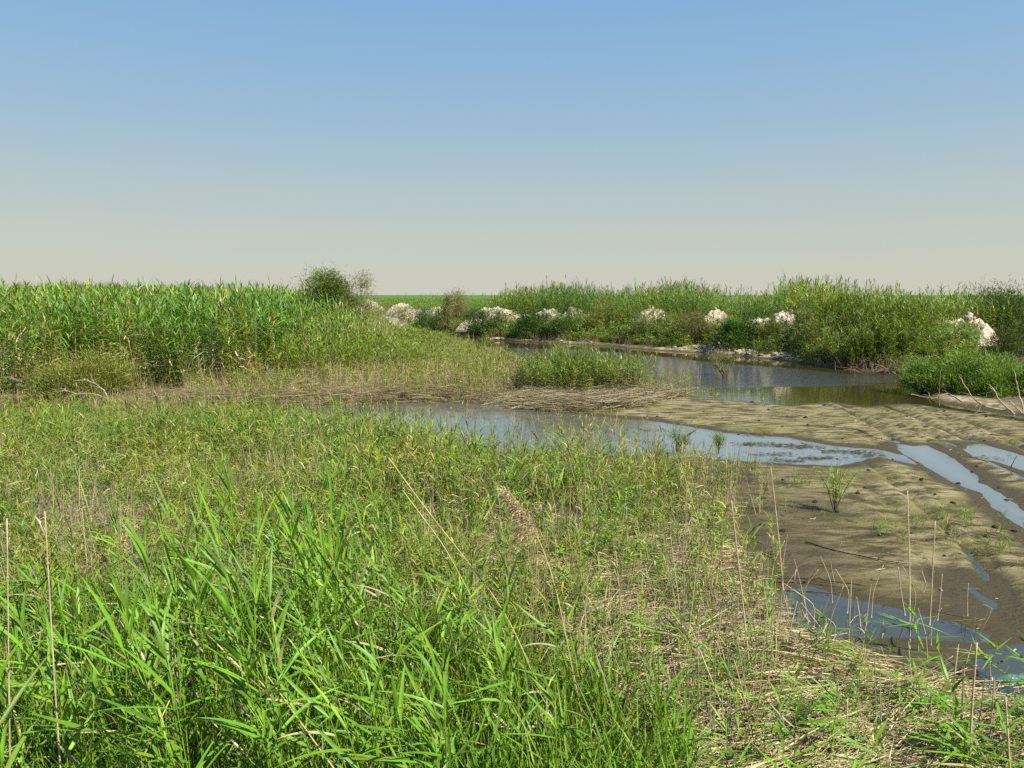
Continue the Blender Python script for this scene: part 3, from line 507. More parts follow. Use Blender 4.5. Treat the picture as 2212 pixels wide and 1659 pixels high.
bush(2160, 640, 150, 33, 'large dark tamarisk behind the bright bushes at the right edge', (.075, .115, .03), n=9000, leaf=.14, lw=.026, name='tamarisk', cat='shrub')
bush(2150, 715, 90, 27, 'olive tamarisk in front of the tall rock pile', (.11, .14, .035), n=3400, leaf=.12, lw=.02, name='tamarisk', cat='shrub')
bush(2250, 680, 150, 27, 'tamarisk cut by the right edge of the view', (.07, .12, .03), n=5200, leaf=.12, lw=.022, name='tamarisk', cat='shrub')
for (u0, vt, wp, Y, lab) in [(2000, 786, 100, 22.4, 'bright green feathery bush at the left end of the low row on the right'), (2070, 778, 120, 21.8, 'bright green feathery bush, second in the low row on the right'), (2150, 778, 130, 21.0, 'yellow green feathery bush above the dead branches'), (2235, 792, 120, 20.4, 'bright feathery bush meeting the right edge')]:
    bush(u0, vt, wp, Y, lab, (.19, .30, .055), n=8000, leaf=.11, lw=.018, name='tamarisk_bush', cat='shrub', group='low bright bushes on the right shore', z0=.08, flat=.22, up=1.05)
bush(195, 775, 190, 21.6, 'olive feathery tamarisk at the pool edge below the left reeds', (.26, .29, .06), n=7500, leaf=.12, lw=.018, name='tamarisk', cat='shrub', z0=.05, flat=.25, dep=.8)
bush(120, 800, 120, 21.3, 'smaller olive tamarisk left of the dead branches', (.22, .26, .055), n=3500, leaf=.12, lw=.016, name='tamarisk', cat='shrub', z0=.05, flat=.2, dep=.7)
bush(1235, 756, 130, 22.6, 'green clump of short reeds rising from the tongue of land', (.125, .19, .04), n=3400, leaf=.22, lw=.018, name='reed_clump', cat='reeds', z0=.08, flat=.05, up=1.15)
# fan shaped bush standing in the channel
e = thing('water_shrub', tuple(GV(1568, 811, 0.0)), 'half bare fan shaped shrub standing in the channel', 'shrub'); s = T(); l = T()
for k in range(16):
    a = RS.uniform(-1.05, 1.05); tip = np.array([math.sin(a) * 1.0, RS.normal(0, .3), .95 * math.cos(a) ** .6 * RS.uniform(.7, 1.1) + .05]); q = smooth_path([(0, 0, -.1), tip * .4 + np.array([tip[0] * .12, 0, -.03]), tip], 9, .012); s.add(*tube(q, [.016, .004], 5, (.13, .095, .055)))
    n_ = 95; t_ = RS.uniform(.45, 1, n_); p = np.stack([np.interp(t_, np.linspace(0, 1, 9), q[:, i]) for i in range(3)], -1) + RS.normal(0, .07, (n_, 3)); l.add(*ribbons(p, RS.rand(n_) * 6.28, RS.uniform(.2, 1.4, n_), .4, RS.uniform(.05, .13, n_), .012, 2, RS.uniform(-1, 1, n_), np.array([.20, .21, .07]) * RS.uniform(.7, 1.2, (n_, 1))))
link('branches', quads(*s.get(), [M_WOOD], 'branches'), e); link('foliage', quads(*l.get(), [M_FINE], 'foliage'), e)
# saplings on the mud
def sapling(u0, v0, vt, label, dense, sp=.35, col=(.19, .27, .05), wood=(.09, .065, .035)):
    b0 = GV(u0, v0, .05); Y = b0.y; hh = float(ztop(np.float64(vt), Y)) - b0.z; e = thing('sapling', tuple(b0), label, 'sapling'); s = T(); l = T()
    for k in range(6):
        a = RS.normal(0, sp); tip = np.array([math.sin(a) * hh * .8, RS.normal(0, .12), hh * RS.uniform(.75, 1.0)]); q = smooth_path([(0, 0, -.03), (tip[0] * .25, 0, hh * .35), tip], 8, .008); s.add(*tube(q, [.009, .002], 5, wood))
        if dense: n_ = int(dense * 1.8); t_ = RS.uniform(.4, 1, n_); p = np.stack([np.interp(t_, np.linspace(0, 1, 8), q[:, i]) for i in range(3)], -1) + RS.normal(0, .035, (n_, 3)); l.add(*ribbons(p, RS.rand(n_) * 6.28, RS.uniform(.1, 1.4, n_), .3, RS.uniform(.04, .10, n_), .011, 2, RS.uniform(-1, 1, n_), np.array(col) * RS.uniform(.7, 1.3, (n_, 1))))
    link('stems', quads(*s.get(), [M_WOOD], 'stems'), e)
    if dense: link('foliage', quads(*l.get(), [M_FINE], 'foliage'), e)
sapling(1803, 1107, 1005, 'small green sapling standing on the open mud', 38, .22, (.24, .34, .06))
sapling(1462, 976, 905, 'thin bare twiggy sapling at the edge of the pool', 14, .45, (.2, .22, .08))
sapling(1552, 978, 935, 'tiny green seedling in the pool right of the bare sapling', 40, .2)
sapling(1480, 978, 930, 'leafy seedling leaning right beside the bare sapling', 40, .8)

# ================================================================ DEAD BRANCHES
def branch(pts, rad, label, col=(.34, .27, .17), name='dead_branch', cat='branch', group=None, twigs=3):
    rad *= .75; q = smooth_path(pts, 16, rad * .35); o0 = q[0].copy(); t = T(); t.add(*tube(q - o0, [rad, rad * .35], 7, col))
    for k in range(twigs):
        i = RS.randint(4, 14); d = q[min(i + 2, 15)] - q[i - 1]; d = d / (np.linalg.norm(d) + 1e-6); r = RS.normal(0, .5, 3); L_ = RS.uniform(.2, .5) * np.linalg.norm(q[-1] - q[0]) * .5; t.add(*tube(smooth_path([q[i] - o0, q[i] - o0 + (d + r * .5) * L_ * .5, q[i] - o0 + (d + r) * L_], 6), [rad * .45, rad * .15], 5, col))
    o = link(name, quads(*t.get(), [M_WOOD], name), label=label, category=cat); o.location = o0
    if group: o['group'] = group
GB = 'dead branches at the right shore'
branch([P(2192, 896, 18.2), P(2156, 864, 18.6), P(2149, 842, 18.7), P(2130, 828, 18.9)], .035, 'thick crooked pale branch rising left from the right edge', group=GB, twigs=2)
branch([P(2174, 886, 18.6), P(2127, 879, 18.8), P(2105, 866, 19.0), P(2072, 812, 19.4)], .026, 'long straight pale branch slanting up into the bright bushes', group=GB, twigs=3)
branch([P(2078, 868, 19.6), P(2050, 849, 19.7), P(2029, 856, 19.7), P(2010, 864, 19.7), P(2006, 848, 19.7)], .03, 'curled pale branch lying at the left of the dead wood', group=GB, twigs=6)
branch([P(2029, 876, 19.5), P(2029, 840, 19.5), P(2031, 800, 19.5)], .014, 'thin upright stick in the shallows', group=GB, twigs=0, col=(.22, .19, .10))
branch([P(2216, 897, 17.8), P(2203, 858, 18), P(2196, 830, 18.1), P(2190, 800, 18.2)], .03, 'upright branch beside the right edge', group=GB, twigs=3)
branch([P(2010, 893, 18.4), P(2080, 897, 18.0), P(2150, 893, 17.9), P(2205, 905, 17.4)], .03, 'low branch lying along the mud', group=GB, twigs=4, col=(.26, .2, .12))
branch([P(2230, 915, 17.0), P(2195, 880, 17.6), P(2180, 865, 17.8)], .04, 'stout broken branch at the foot of the dead wood', group=GB, twigs=4)
branch([P(1968, 852, 20.5), P(2000, 858, 20.3), P(2040, 862, 20.1)], .02, 'submerged looking branch reaching left into the channel', group=GB, twigs=3)
GL = 'dead branches under the left tamarisk'
branch([P(236, 868, 20.1), P(228, 845, 20.2), P(205, 828, 20.4), P(178, 818, 20.4)], .035, 'pinkish forked branch bent left under the tamarisk', (.36, .27, .2), group=GL, twigs=5)
branch([P(232, 862, 20.1), P(205, 850, 20.2), P(165, 852, 20.2), P(130, 838, 20.2)], .028, 'long low dead branch reaching left over the pool', (.34, .27, .18), group=GL, twigs=5)
branch([P(118, 880, 19.9), P(150, 855, 19.9), P(180, 846, 20.1)], .02, 'short dead branch dipping into the dark water', (.25, .2, .12), group=GL, twigs=3)
for k in range(16):
    a_ = RS.uniform(-.6, 3.6); c_ = P(RS.uniform(1800, 1925), RS.uniform(795, 806), RS.uniform(27.0, 28.2)); L_ = RS.uniform(.4, 1.0); d_ = Vector((math.cos(a_), RS.normal(0, .3), abs(math.sin(a_)) * .7)) * L_
    branch([c_, c_ + d_ * .5 + Vector((0, 0, .08)), c_ + d_], .011, 'bare twig in the brown brush pile at the far waterline', (.26, .20, .11), group='twigs at the far waterline', name='twig', twigs=4)
for i, pts in enumerate([[(1740, 1170), (1830, 1195), (1880, 1205), (1960, 1218)], [(1660, 1248), (1760, 1250), (1870, 1266)], [(1760, 930), (1850, 925), (1900, 950), (1960, 955)]]):
    branch([GV(a, b_, .07) for a, b_ in pts], .014, ['thin dark root lying across the mud below the sapling', 'dark stalk lying along the edge of the wet mud', 'dark curved root crossing the ruts above the long puddle'][i], (.05, .04, .025), name='root', cat='root', twigs=2)

# ================================================================ MIDDLE FIELD
POOLS_SD = lambda x, y: segd(x, y, POOL)
FIELD = poly([(-900, 902), (500, 905), (800, 945), (1000, 985), (1100, 998), (1290, 1010), (1470, 1025), (1560, 1060), (1590, 1130), (1540, 1200), (1590, 1330), (1690, 1385), (1850, 1425), (2000, 1460), (2130, 1515), (2230, 1600), (2600, 1800), (-1500, 1800)])
THATCH = poly([(880, 1150), (1250, 1160), (1450, 1180), (1540, 1290), (1600, 1370), (1800, 1420), (2050, 1500), (2400, 1640), (2600, 1900), (1400, 1900), (1380, 1500), (1250, 1330), (950, 1290)])
TH2 = poly([(60, 1120), (340, 1110), (430, 1180), (150, 1215), (40, 1180)])
def fdens(x, y, d):
    s1 = segd(x, y, THATCH); f = fbm(x * .8, y * .8, 3); k = np.where(s1 < .2, .55 + .45 * (f > -.02), .62 + .38 * (f > -.2)); k = np.where(segd(x, y, TH2) < .1, .15, k)
    return k * np.where((x > 1.2) & (y > 5), .12 + .88 * sm(.1, -1.7, d + .7 * fbm(x * 1.1, y * 1.1, 3)), 1)
x, y = pts_in(FIELD, 92, .35, densf=fdens); k = infr(x, y, 200) & (y > 3.6); x, y = x[k], y[k]
f = fbm(x * .5, y * .5, 3); h = RS.uniform(.38, .8, len(x)) * (1 + .5 * f); s1 = segd(x, y, THATCH); h *= np.where(s1 < 0, .75, 1); h *= np.interp(y, [4, 7, 12, 14.5, 17], [.7, .9, 1.0, 1.0, .75])
g2 = fbm(x * .7 + 30, y * .7, 3); tn = tint(len(x), .75, 1.3) * (1 + np.stack([-.4 * g2, -.05 * g2, -.2 * g2], -1))
print('field', len(x))
place(HERB + SHORTREED, x, y, h, .62, 'low_marsh_growth', (M_FINE,), tn, label='low yellow green marsh growth covering the middle ground', category='marsh plants')
x, y = pts_in(FIELD, 24, .5, densf=lambda x, y, d: .25 + .75 * (fbm(x * .6 + 3, y * .6, 3) > .0)); k = infr(x, y, 200) & (y > 4.2); x, y = x[k], y[k]
place(STUB + DEAD[:2], x, y, RS.uniform(.3, .85, len(x)), .9, 'dry_stubble', (M_STRAW,), tint(len(x), .7, 1.15), label='tan upright stubble scattered through the low marsh growth', category='stubble')
# plants in the pool and sparse fringe on the mud
x, y = pts_in(POOL, 34, 0, densf=lambda x, y, d: np.interp(uof(x, y), [300, 700, 900, 1150, 1260, 1420, 1500], [.75, .5, .10, .10, .22, .14, .0]) * np.interp((y - 13.5), [0, 5], [1.5, .55])); k = infr(x, y, 200); x, y = x[k], y[k]
place(SHORTREED + STUB[:3], x, y, RS.uniform(.3, .6, len(x)), .8, 'water_reeds', (M_FINE,), tint(len(x), .7, 1.2) * np.array([1.1, 1, 1]), label='sparse young reeds standing in the shallow pool', category='reeds', wide=.9)
FRNG = poly([(1290, 975), (1470, 985), (1650, 1020), (1720, 1100), (1690, 1230), (1640, 1290), (1620, 1370), (1500, 1200)])
x, y = pts_in(FRNG, 44, .4, densf=lambda x, y, d: .2 + .8 * (fbm(x * 1.2, y * 1.2, 3) > .16)); place(STUB + SHORTREED + HERB[:4], x, y, RS.uniform(.2, .5, len(x)), .75, 'mud_edge_stubble', (M_FINE,), tint(len(x), .7, 1.2), label='thin stubble and shoots at the edge of the open mud', category='stubble')
for pl_, dn_, h0, h1, nm_, lb_ in [([(1370, 846), (1490, 832), (1520, 862), (1400, 866)], 34, .55, 1.0, 'end_reeds', 'thin yellow reeds at the very end of the tongue of land'), ([(1490, 838), (1600, 846), (1700, 858), (1670, 872), (1500, 868)], 13, .15, .5, 'emergent_grass', 'sparse grass standing in the channel beside the mud'), ([(1650, 1275), (1850, 1290), (2130, 1370), (2130, 1410), (1850, 1370), (1660, 1340)], 26, .12, .35, 'puddle_grass', 'sparse grass in the lower puddle')]:
    x, y = pts_in(poly(pl_), dn_, .15, densf=lambda x, y, d: .25 + .75 * (fbm(x * 1.5, y * 1.5, 3) > .02)); place(SHORTREED + STUB[:4], x, y, RS.uniform(h0, h1, len(x)), .8, nm_, (M_FINE,), tint(len(x), .7, 1.2), label=lb_, category='grass', wide=.7)
for (cu, cv, r, n_, lab) in [(2070, 1135, .45, 34, 'widest green tuft on the mud flat, near the long rut puddle'), (1960, 1160, .3, 20, 'green tuft behind the two tall dry stalks on the mud'), (2110, 1200, .35, 26, 'green tuft at the right edge of the mud below the widest one'), (1735, 1060, .2, 8, 'sparse few shoots on the mud left of the sapling'), (1850, 1140, .3, 6, 'thinnest tuft on the mud below the sapling'), (1480, 1075, .3, 25, 'grass tuft at the left edge of the mud flat')]:
    c0 = G(cu, cv); x = c0[0] + RS.normal(0, r, n_); y = c0[1] + RS.normal(0, r, n_); tm = HERB; o = multi(tm, np.stack([x - c0[0], y - c0[1], height(x, y) - .01], -1), RS.rand(n_) * 6.28, np.full(n_, .5) * RS.uniform(.5, 1.1, n_), RS.normal(0, .1, (n_, 2)), tint(n_) * .8, 'grass_tuft', [M_FINE], label=lab, category='grass tuft', group='tufts on the mud flat'); o.location = (c0[0], c0[1], 0)
# flattened straw
def straw(pl, n, edge, name, label, zmax=.12, az0=0.0, ln=(.25, .9), wd=(.005, .010), k2=.35, csc=1., ymax=99):
    x0, y0 = pl.min(0); x1, y1 = pl.max(0); y1 = min(y1, ymax); y0 = max(y0, 3.6); x = RS.uniform(x0, x1, n); y = RS.uniform(y0, y1, n); ok = (segd(x, y, pl) + edge * 2 * fbm(x, y, 3) < 0) & infr(x, y, 150); x, y = x[ok], y[ok]; n = len(x)
    z = height(x, y) + RS.rand(n) ** 1.5 * zmax * (1 + fbm(x * 2, y * 2, 2)); z = np.maximum(z, .012)
    az = az0 + 1.5 * fbm(x * .7, y * .7, 2) + RS.normal(0, k2, n) + math.pi * (RS.rand(n) < .5); Ln = RS.uniform(*ln, n)
    c = np.where((RS.rand(n) < .75)[:, None], TAN * csc, PINK * csc) * RS.uniform(.55, 1.35, (n, 1))
    cx = x - np.cos(az) * Ln / 2; cy = y - np.sin(az) * Ln / 2
    V, Fq, Cc = ribbons(np.stack([cx, cy, z], -1), az, RS.normal(.03, .09, n), RS.normal(.06, .16, n), Ln, RS.uniform(*wd, n), 3, RS.uniform(-.6, .6, n), c, 3, 1.0, .9, RS.normal(0, .25, n))
    return link(name, quads(V, Fq, Cc, [M_STRAW], name), kind='stuff', label=label, category='straw')
straw(THATCH, 46000, .35, 'flattened_straw', 'pale flattened reed straw matted over the lower right', .13)
straw(TH2, 5000, .1, 'straw_patch', 'small patch of flattened straw at the left behind the front reeds', .08)
straw(poly([(-200, 1000), (1500, 1010), (1560, 1200), (1300, 1700), (-900, 1700)]), 22000, .3, 'ground_straw', 'tangled dry straw under the low marsh growth', .10, k2=.7, csc=.8)
MAT = poly([(1090, 868), (1150, 858), (1280, 851), (1400, 853), (1470, 860), (1430, 880), (1330, 893), (1230, 892), (1130, 884)])
straw(MAT, 10000, .3, 'reed_mat', 'long mat of washed up reed straw beside the pool', .26, az0=.1, ln=(.3, 1.2), wd=(.006, .013), k2=.3, csc=np.array([.70, .74, .8]))
straw(poly([(700, 850), (1100, 858), (1100, 874), (850, 872), (600, 878), (300, 874), (300, 862), (600, 862)]), 6000, .2, 'pool_edge_straw', 'brown broken straw hanging over the back edge of the pool', .25, ln=(.3, 1.), wd=(.008, .014), k2=.5, csc=.75)

# ================================================================ FRONT REEDS
uF = [-500, -100, 0, 100, 220, 350, 480, 560, 640, 760, 850, 930, 1050, 1150, 1250, 1350, 1450, 1600, 1800, 2212]; vF = [1010, 990, 1050, 1070, 1020, 990, 925, 930, 975, 955, 1020, 1090, 1150, 1170, 1220, 1290, 1330, 1480, 1540, 1520]
NV = 16; FR_S, FR_L, FR_P = [], [], []
for i in range(NV):
    s, l = reed(1.6, nl=RS.randint(11, 15), ll=.36, lw=.021, segs=7, across=3, side=6, stemr=.0042, wind=.45, first=.30, droop=.55, col=np.array([.140, .285, .022]))
    FR_S.append(quads(*s.get(), [M_LEAF], 'reed_stem')); FR_L.append(quads(*l.get(), [M_LEAF], 'reed_leaves'))
def frontreed(x, y, h, lab, grp, yaw=None, i=None, lean=None):
    i = RS.randint(NV) if i is None else i; e = thing('reed', (x, y, hz(x, y)), lab, 'reed', grp); k = h / 1.6
    e.rotation_euler = (RS.normal(0, .07), RS.normal(-.05, .09) if lean is None else lean, RS.normal(0, .45) if yaw is None else yaw); e.scale = (RS.uniform(.85, 1.1),) * 2 + (k,)
    link('stem', FR_S[i], e); link('leaves', FR_L[i], e)
cnt = 0
while cnt < 235:
    u0 = RS.uniform(-420, 1560); y0 = RS.uniform(3.1, 5.9); 
    if RS.rand() > np.interp(u0, [-420, 900, 1250, 1560], [1, .95, .5, .12]): continue
    vt = np.interp(u0, uF, vF) + abs(RS.normal(0, 1)) * 190 + (6.4 - y0) * 45; h = float(ztop(np.float64(vt), y0)); x0 = (u0 - 1106) / F * y0 * 1.03; h -= hz(x0, y0)
    if h < .45: continue
    h = min(h, 2.25); frontreed(x0, y0, h, 'green reed with long pointed leaves in the front thicket', 'green reeds of the front thicket'); cnt += 1
for (u0, vt, y0, lab) in [(515, 930, 4.9, 'highest green reed of the front thicket'), (735, 985, 4.6, 'tall reed with drooping leaves right of the highest one'), (300, 1075, 4.7, 'tall reed between the pale stalks and the highest reed'), (850, 1040, 4.8, 'tall reed under the long leaning tan stalk'), (1105, 1185, 4.4, 'green reed just left of the stem of the brown plume'), (1215, 1190, 4.5, 'green reed just right of the stem of the brown plume'), (360, 1075, 5.0, 'tall reed left of the highest, behind its neighbour'), (640, 1030, 4.7, 'tall reed between the two highest reeds of the thicket'), (175, 1110, 4.6, 'tall reed just right of the second pale stalk'), (440, 1030, 5.2, 'reed standing close at the left of the highest one')]:
    x0 = (u0 - 1106) / F * y0 * 1.03; frontreed(x0, y0, float(ztop(np.float64(vt), y0)) - hz(x0, y0), lab, 'tallest reeds of the front thicket', lean=RS.normal(-.02, .03))
# lower right reeds
for k in range(48):
    u0 = RS.uniform(1450, 2350); v0 = RS.uniform(1430, 1900); g = G(u0, v0, .1); h = RS.uniform(.35, .7); frontreed(float(g[0]), float(g[1]), h, 'short green reed shoot growing through the flattened straw', 'reed shoots in the straw')
for (u0, v0, vt) in [(1760, 1440, 1290), (1790, 1450, 1310), (1985, 1395, 1290), (1440, 1480, 1300), (1470, 1440, 1310), (1320, 1420, 1250)]:
    g = G(u0, v0, .08); frontreed(float(g[0]), float(g[1]), max(.3, float(ztop(np.float64(vt), float(g[1]))) - .08), 'pale green reed with flag-like leaves beside the lower puddle', 'reeds beside the lower puddle')
# undergrowth of the front thicket
UG = poly([(-1200, 1370), (300, 1370), (700, 1380), (1000, 1430), (1250, 1500), (1420, 1600), (1550, 1760), (1700, 2100), (-2500, 2600), (-2500, 1500)])
x, y = pts_in(UG, 380, .3, densf=lambda x, y, d: np.where(d > -.5, .5, 1.)); k = infr(x, y, 300) & (y > 2.6); x, y = x[k], y[k]; n_ = len(x); print('undergrowth', n_)
def shoot():
    t = T(); n = 6
    t.add(*ribbons(RS.normal(0, .015, (n, 3)) * np.array([1, 1, 0]) + np.array([0, 0, 0]) + np.stack([0 * np.arange(n), 0 * np.arange(n), RS.uniform(0, .35, n)], -1), RS.rand(n) * 6.28, RS.uniform(.9, 1.5, n), RS.uniform(.05, .8, n), RS.uniform(.25, .55, n), RS.uniform(.008, .016, n), 5, RS.uniform(-1, 1, n), np.array([.138, .275, .025]) * RS.uniform(.7, 1.25, (n, 1)) * np.array([1.15, 1, 1]), 3))
    return t.get()
h = RS.uniform(.4, 1.05, n_)
place(norm(10, shoot), x, y, h, .9, 'reed_undergrowth', (M_LEAF,), tint(n_, .55, 1.3), label='dense green shoots and grass at the foot of the front reeds', category='undergrowth', wide=1.0)
straw(UG, 5000, .2, 'thicket_straw', 'broken tan stalks caught low in the front thicket', .25, ln=(.2, .6), k2=1.3)

DB = np.concatenate([np.stack([RS.normal(a, c_, k_), RS.normal(b_, 2.2, k_)], -1) for a, b_, c_, k_ in [(1625, 960, 25, 90), (1680, 962, 30, 110), (1730, 966, 25, 80), (1670, 982, 30, 60), (1770, 990, 30, 90), (1700, 995, 25, 70), (1640, 940, 20, 40), (1790, 975, 15, 50), (1850, 978, 20, 90), (1880, 985, 15, 60), (2120, 990, 25, 40), (1400, 930, 40, 40), (1000, 900, 60, 40)]])
g = G(DB[:, 0], DB[:, 1]); n_ = len(g); V, Fq, Cc = ribbons(np.stack([g[:, 0], g[:, 1], RS.uniform(.003, .02, n_)], -1), RS.normal(0, .6, n_), RS.normal(0, .05, n_), 0.0, RS.uniform(.04, .16, n_), RS.uniform(.01, .04, n_), 2, 0, np.array([.07, .065, .025]) * RS.uniform(.6, 1.6, (n_, 1)), 3)
link('floating_debris', quads(V, Fq, Cc, [M_STRAW], 'floating_debris'), kind='stuff', label='dark scraps of weed floating in streaks on the pool', category='debris')
x, y = pts_in(poly([(1450, 885), (2500, 885), (2900, 1500), (2150, 1400), (1650, 1280), (1560, 1050), (1400, 930)]), 30, .1, densf=lambda x, y, d: .15 + .85 * (fbm(x * 1.3, y * 2.0, 3) > .03)); n_ = len(x)
V, Fq, Cc = ribbons(np.stack([x, y, height(x, y) + .006], -1), RS.normal(0, .7, n_) + math.pi * (RS.rand(n_) < .5), RS.normal(.05, .15, n_), .1, RS.uniform(.02, .13, n_), RS.uniform(.004, .022, n_), 2, RS.normal(0, .3, n_), np.where((RS.rand(n_) < .7)[:, None], np.array([.05, .04, .018]), np.array([.34, .29, .17])) * RS.uniform(.6, 1.4, (n_, 1)), 3)
link('mud_litter', quads(V, Fq, Cc, [M_STRAW], 'mud_litter'), kind='stuff', label='dark scraps and bits of straw strewn over the mud flat', category='litter')
# ---- dry stalks that stand out singly
def stalk(pts, r, label, col=(.50, .41, .25), group=None, leafs=0):
    q = smooth_path(pts, 14); o0 = q[0].copy(); t = T(); rad = np.linspace(r, r * .55, 14)
    t.add(*tube(q - o0, rad, 7, col))
    for k in range(2, 13, 3): t.add(*tube([q[k] - o0 - (q[k + 1] - q[k]) * .03, q[k] - o0 + (q[k + 1] - q[k]) * .03], r * 1.22, 7, np.array(col) * .6))
    for k in range(leafs): i = RS.randint(5, 13); t.add(*ribbons([q[i] - o0], RS.rand() * 6.28, RS.uniform(-.2, 1.2), 1.2, RS.uniform(.12, .25), .014, 4, .3, np.array(col) * .95, 3))
    o = link('dry_stalk', quads(*t.get(), [M_STRAW], 'dry_stalk'), label=label, category='dry stalk'); o.location = o0
    if group: o['group'] = group
def up(u0, v0, u1, v1, r, lab, Y=None, leafs=0, col=(.50, .41, .25)):
    b0 = GV(u0, v0, .04) if Y is None else P(u0, v0, Y); stalk([b0, P((u0 + u1) / 2 + RS.normal(0, 2), (v0 + v1) / 2, b0.y), P(u1, v1, b0.y)], r, lab, col, 'single dry stalks', leafs)
up(25, 1900, 15, 1120, .0045, 'straight pale stalk at the left edge of the front thicket', 3.3, 0)
up(140, 1800, 97, 1105, .0048, 'tall pale stalk second from the left edge', 3.4, 1)
up(1692, 1275, 1665, 1010, .007, 'tallest thin dry stalk on the mud, left of the sapling', leafs=1)
up(1603, 1262, 1495, 1180, .006, 'dry stalk leaning left at the edge of the mud')
up(1965, 1400, 1960, 1060, .008, 'tall dry stalk standing in front of the lower puddle')
up(2008, 1350, 2020, 1125, .007, 'dry stalk right of the tall one at the lower puddle')
up(2092, 1700, 2110, 1388, .009, 'thick leaning reed stalk at the lower right')
up(2188, 1760, 2172, 1505, .008, 'dry stalk close to the right edge by the bottle')
up(1845, 1490, 1870, 1400, .009, 'short pale stalk leaning right over the straw', col=(.6, .5, .3))
up(1765, 1420, 1785, 1335, .007, 'short dry stalk left of the lower puddle')
up(1860, 1370, 1850, 1290, .007, 'dry stub in front of the lower puddle')
up(1955, 1330, 1940, 1225, .007, 'dry stalk on the dark mud above the lower puddle')
up(2025, 1340, 2035, 1240, .006, 'dry stalk standing behind the lower puddle')
up(1625, 1500, 1580, 1080, .006, 'long thin stalk left of the mud flat')
up(1548, 1250, 1470, 1000, .005, 'slender stalk leaning left by the pool end')
up(1240, 1210, 1245, 1130, .008, 'short pale stalk in the straw right of the plume', col=(.58, .46, .32))
up(1355, 1380, 1330, 1190, .006, 'short tan stalk in the middle of the straw')
up(1575, 1560, 1490, 1350, .007, 'tan stalk leaning left in the lower right straw')
up(1425 + 400, 1640, 1425 + 405, 1510, .008, 'upright tan stalk near the bottom right')
up(1680, 1440, 1672, 1340, .006, 'thin stalk among shoots left of the lower puddle')
up(2090, 1330, 2092, 1260, .005, 'thin stalk on the dark mud right of the lower puddle')
for i in range(44):
    u0 = RS.uniform(1400, 2180); v0 = RS.uniform(1230, 1560); h = RS.uniform(.2, .55); g = GV(u0, v0, .03)
    stalk([g, g + Vector((RS.normal(0, .03), 0, h * .5)), g + Vector((RS.normal(0, .09), RS.normal(0, .05), h))], .0045, 'thin tan stalk standing near the lower puddle', group='thin stalks around the lower puddle')
for i in range(26):
    u0 = RS.uniform(-100, 1300); y0 = RS.uniform(3.2, 5.5); x0 = (u0 - 1106) / F * y0; g = Vector((x0, y0, hz(x0, y0))); h = RS.uniform(.5, 1.2); a = RS.normal(-.2, .5)
    stalk([g, g + Vector((a * h * .5, RS.normal(0, .1), h * .45)), g + Vector((a * h, RS.normal(0, .2), h * .85))], .0055, 'tan leaning stalk inside the front thicket', (.48, .36, .17), 'tan stalks in the front thicket', 1)
stalk([P(1700, 1506, 4.95), P(1760, 1490, 5.0), P(1870, 1486, 5.05), P(1960, 1520, 5.1), P(2050, 1590, 5.0)], .007, 'arched fallen stalk bowing over the lower right straw', (.52, .42, .2), leafs=2)
stalk([P(2120, 1492, 5.5), P(2170, 1488, 5.4), P(2260, 1478, 5.3)], .008, 'pale stalk lying level at the right edge', (.6, .52, .32))
stalk([P(840, 990, 6.0), P(920, 1100, 5.6), P(1000, 1200, 5.2), P(1100, 1330, 4.8), P(1160, 1480, 4.6)], .006, 'long stalk leaning left across the middle growth', (.45, .40, .15), leafs=1)
stalk([P(870, 1060, 5.0), P(960, 1180, 4.9), P(1040, 1330, 4.7)], .005, 'thin green-tan stalk crossing the long leaning one', (.34, .36, .10))
stalk([P(340, 1700, 3.8), P(250, 1560, 4.0), P(180, 1475, 4.2)], .006, 'broken tan stalk low in the left thicket', (.52, .38, .18))
stalk([P(60, 1700, 3.8), P(40, 1560, 3.9), P(10, 1480, 4.)], .009, 'thick broken tan stalk in the bottom left corner', (.52, .36, .18))
stalk([P(700, 1640, 3.9), P(620, 1540, 4.2), P(560, 1470, 4.3)], .006, 'fallen tan stalk low in the middle of the front thicket', (.52, .4, .2))
stalk([P(1290, 1700, 4.2), P(1235, 1440, 4.45), P(1200, 1260, 4.6), P(1160, 1145, 4.75), P(1100, 1062, 4.85)], .0055, 'long bent stem that carries the brown feathery plume', (.46, .35, .18))
# the brown feathery plume
pth = smooth_path([P(1166, 1150, 4.74), P(1140, 1105, 4.79), P(1098, 1060, 4.86)], 10); t = T(); n_ = 1500; tt = RS.uniform(0, 1, n_) ; p = np.stack([np.interp(tt, np.linspace(0, 1, 10), pth[:, i]) for i in range(3)], -1) - pth[0]
ln_ = .19 * (1 - .65 * tt) + .015; rr = RS.rand(n_) ** .7; azp = RS.normal(math.pi, .55, n_); elp = RS.uniform(-.7, .35, n_)
p = p + np.stack([np.cos(azp) * np.cos(elp), np.sin(azp) * .5, np.sin(elp)], -1) * (rr * ln_ * .75)[:, None]
cc = np.array([.40, .32, .17]) * RS.uniform(.6, 1.5, (n_, 1)) * (.7 + .6 * (np.sin(tt * 28) > 0))[:, None]
t.add(*ribbons(p, azp + RS.normal(0, .5, n_), elp, RS.uniform(.1, 1.2, n_), RS.uniform(.02, .06, n_), .005, 3, 0, cc))
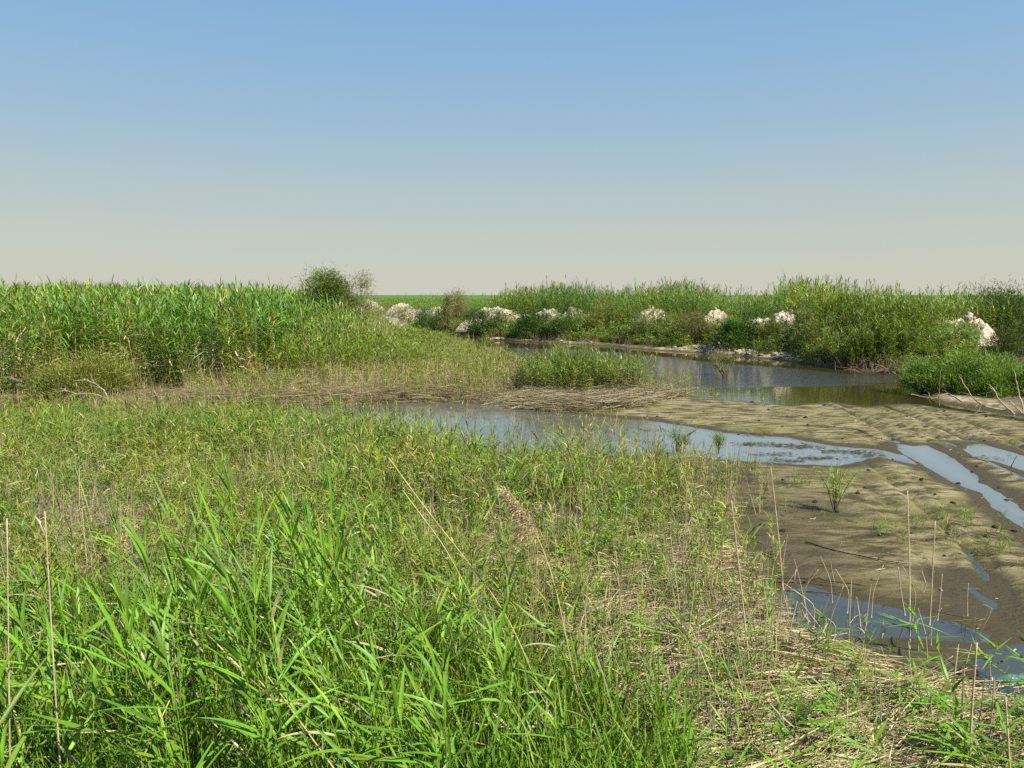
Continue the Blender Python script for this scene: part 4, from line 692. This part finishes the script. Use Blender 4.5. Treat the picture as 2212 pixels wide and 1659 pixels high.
for k in range(34):
    q0 = np.array([np.interp(k / 34, np.linspace(0, 1, 10), pth[:, i]) for i in range(3)]) - pth[0]; L_ = .15 * (1 - .6 * k / 34); t.add(*tube(smooth_path([q0, q0 + np.array([-L_ * .5, RS.normal(0, .02), L_ * .15]), q0 + np.array([-L_, RS.normal(0, .03), -L_ * .25])], 6), [.0015, .0008], 3, (.42, .28, .14)))
o = link('reed_plume', quads(*t.get(), [M_STRAW], 'reed_plume'), label='brown feathery seed plume nodding left in the middle ground', category='seed plume'); o.location = pth[0]
# small stick with its reflection in the right puddle
for pp, lab in (([GV(2183, 1013, .0), P(2190, 995, float(GV(2183, 1013, 0).y)), P(2197, 984, float(GV(2183, 1013, 0).y))], 'bent black twig poking out of the right-hand puddle'),):
    branch(pp, .012, lab, (.06, .05, .03), 'twig', 'twig', twigs=1)
branch([GV(2145, 1548, .14), GV(2175, 1538, .2), GV(2195, 1552, .15), GV(2240, 1545, .16)], .022, 'pale knotted piece of driftwood at the lower right edge', (.62, .55, .40), 'driftwood', 'driftwood', twigs=1)
# plastic bottle
def lathe(prof, sides=28):
    V = []; 
    for (zz, r) in prof:
        for k in range(sides): a = 2 * math.pi * k / sides; V.append((zz, r * math.cos(a), r * math.sin(a)))
    Fq = [[i * sides + k, i * sides + (k + 1) % sides, (i + 1) * sides + (k + 1) % sides, (i + 1) * sides + k] for i in range(len(prof) - 1) for k in range(sides)]
    return np.array(V), np.array(Fq)
g = GV(2140, 1468, 0.0); e = thing('plastic_bottle', tuple(g), 'green plastic bottle lying in the dark water at the right edge', 'bottle'); e.rotation_euler = (0, -.04, -.08)
link('body', quads(*lathe([(.03, .001), (.03, .013), (.05, .014), (.07, .022), (.10, .036), (.13, .041), (.17, .041), (.175, .038), (.185, .038), (.19, .041), (.24, .041), (.245, .038), (.255, .038), (.26, .041), (.31, .041), (.33, .034), (.325, .001)]), None, [M_PLASTIC], 'bottle_body'), e)
link('cap', quads(*lathe([(.0, .001), (.0, .0155), (.004, .0165), (.024, .0165), (.026, .014), (.026, .001)]), None, [M_CAP], 'bottle_cap'), e)
print('objects', len(bpy.data.objects), 'faces', sum(len(m.polygons) for m in bpy.data.meshes))
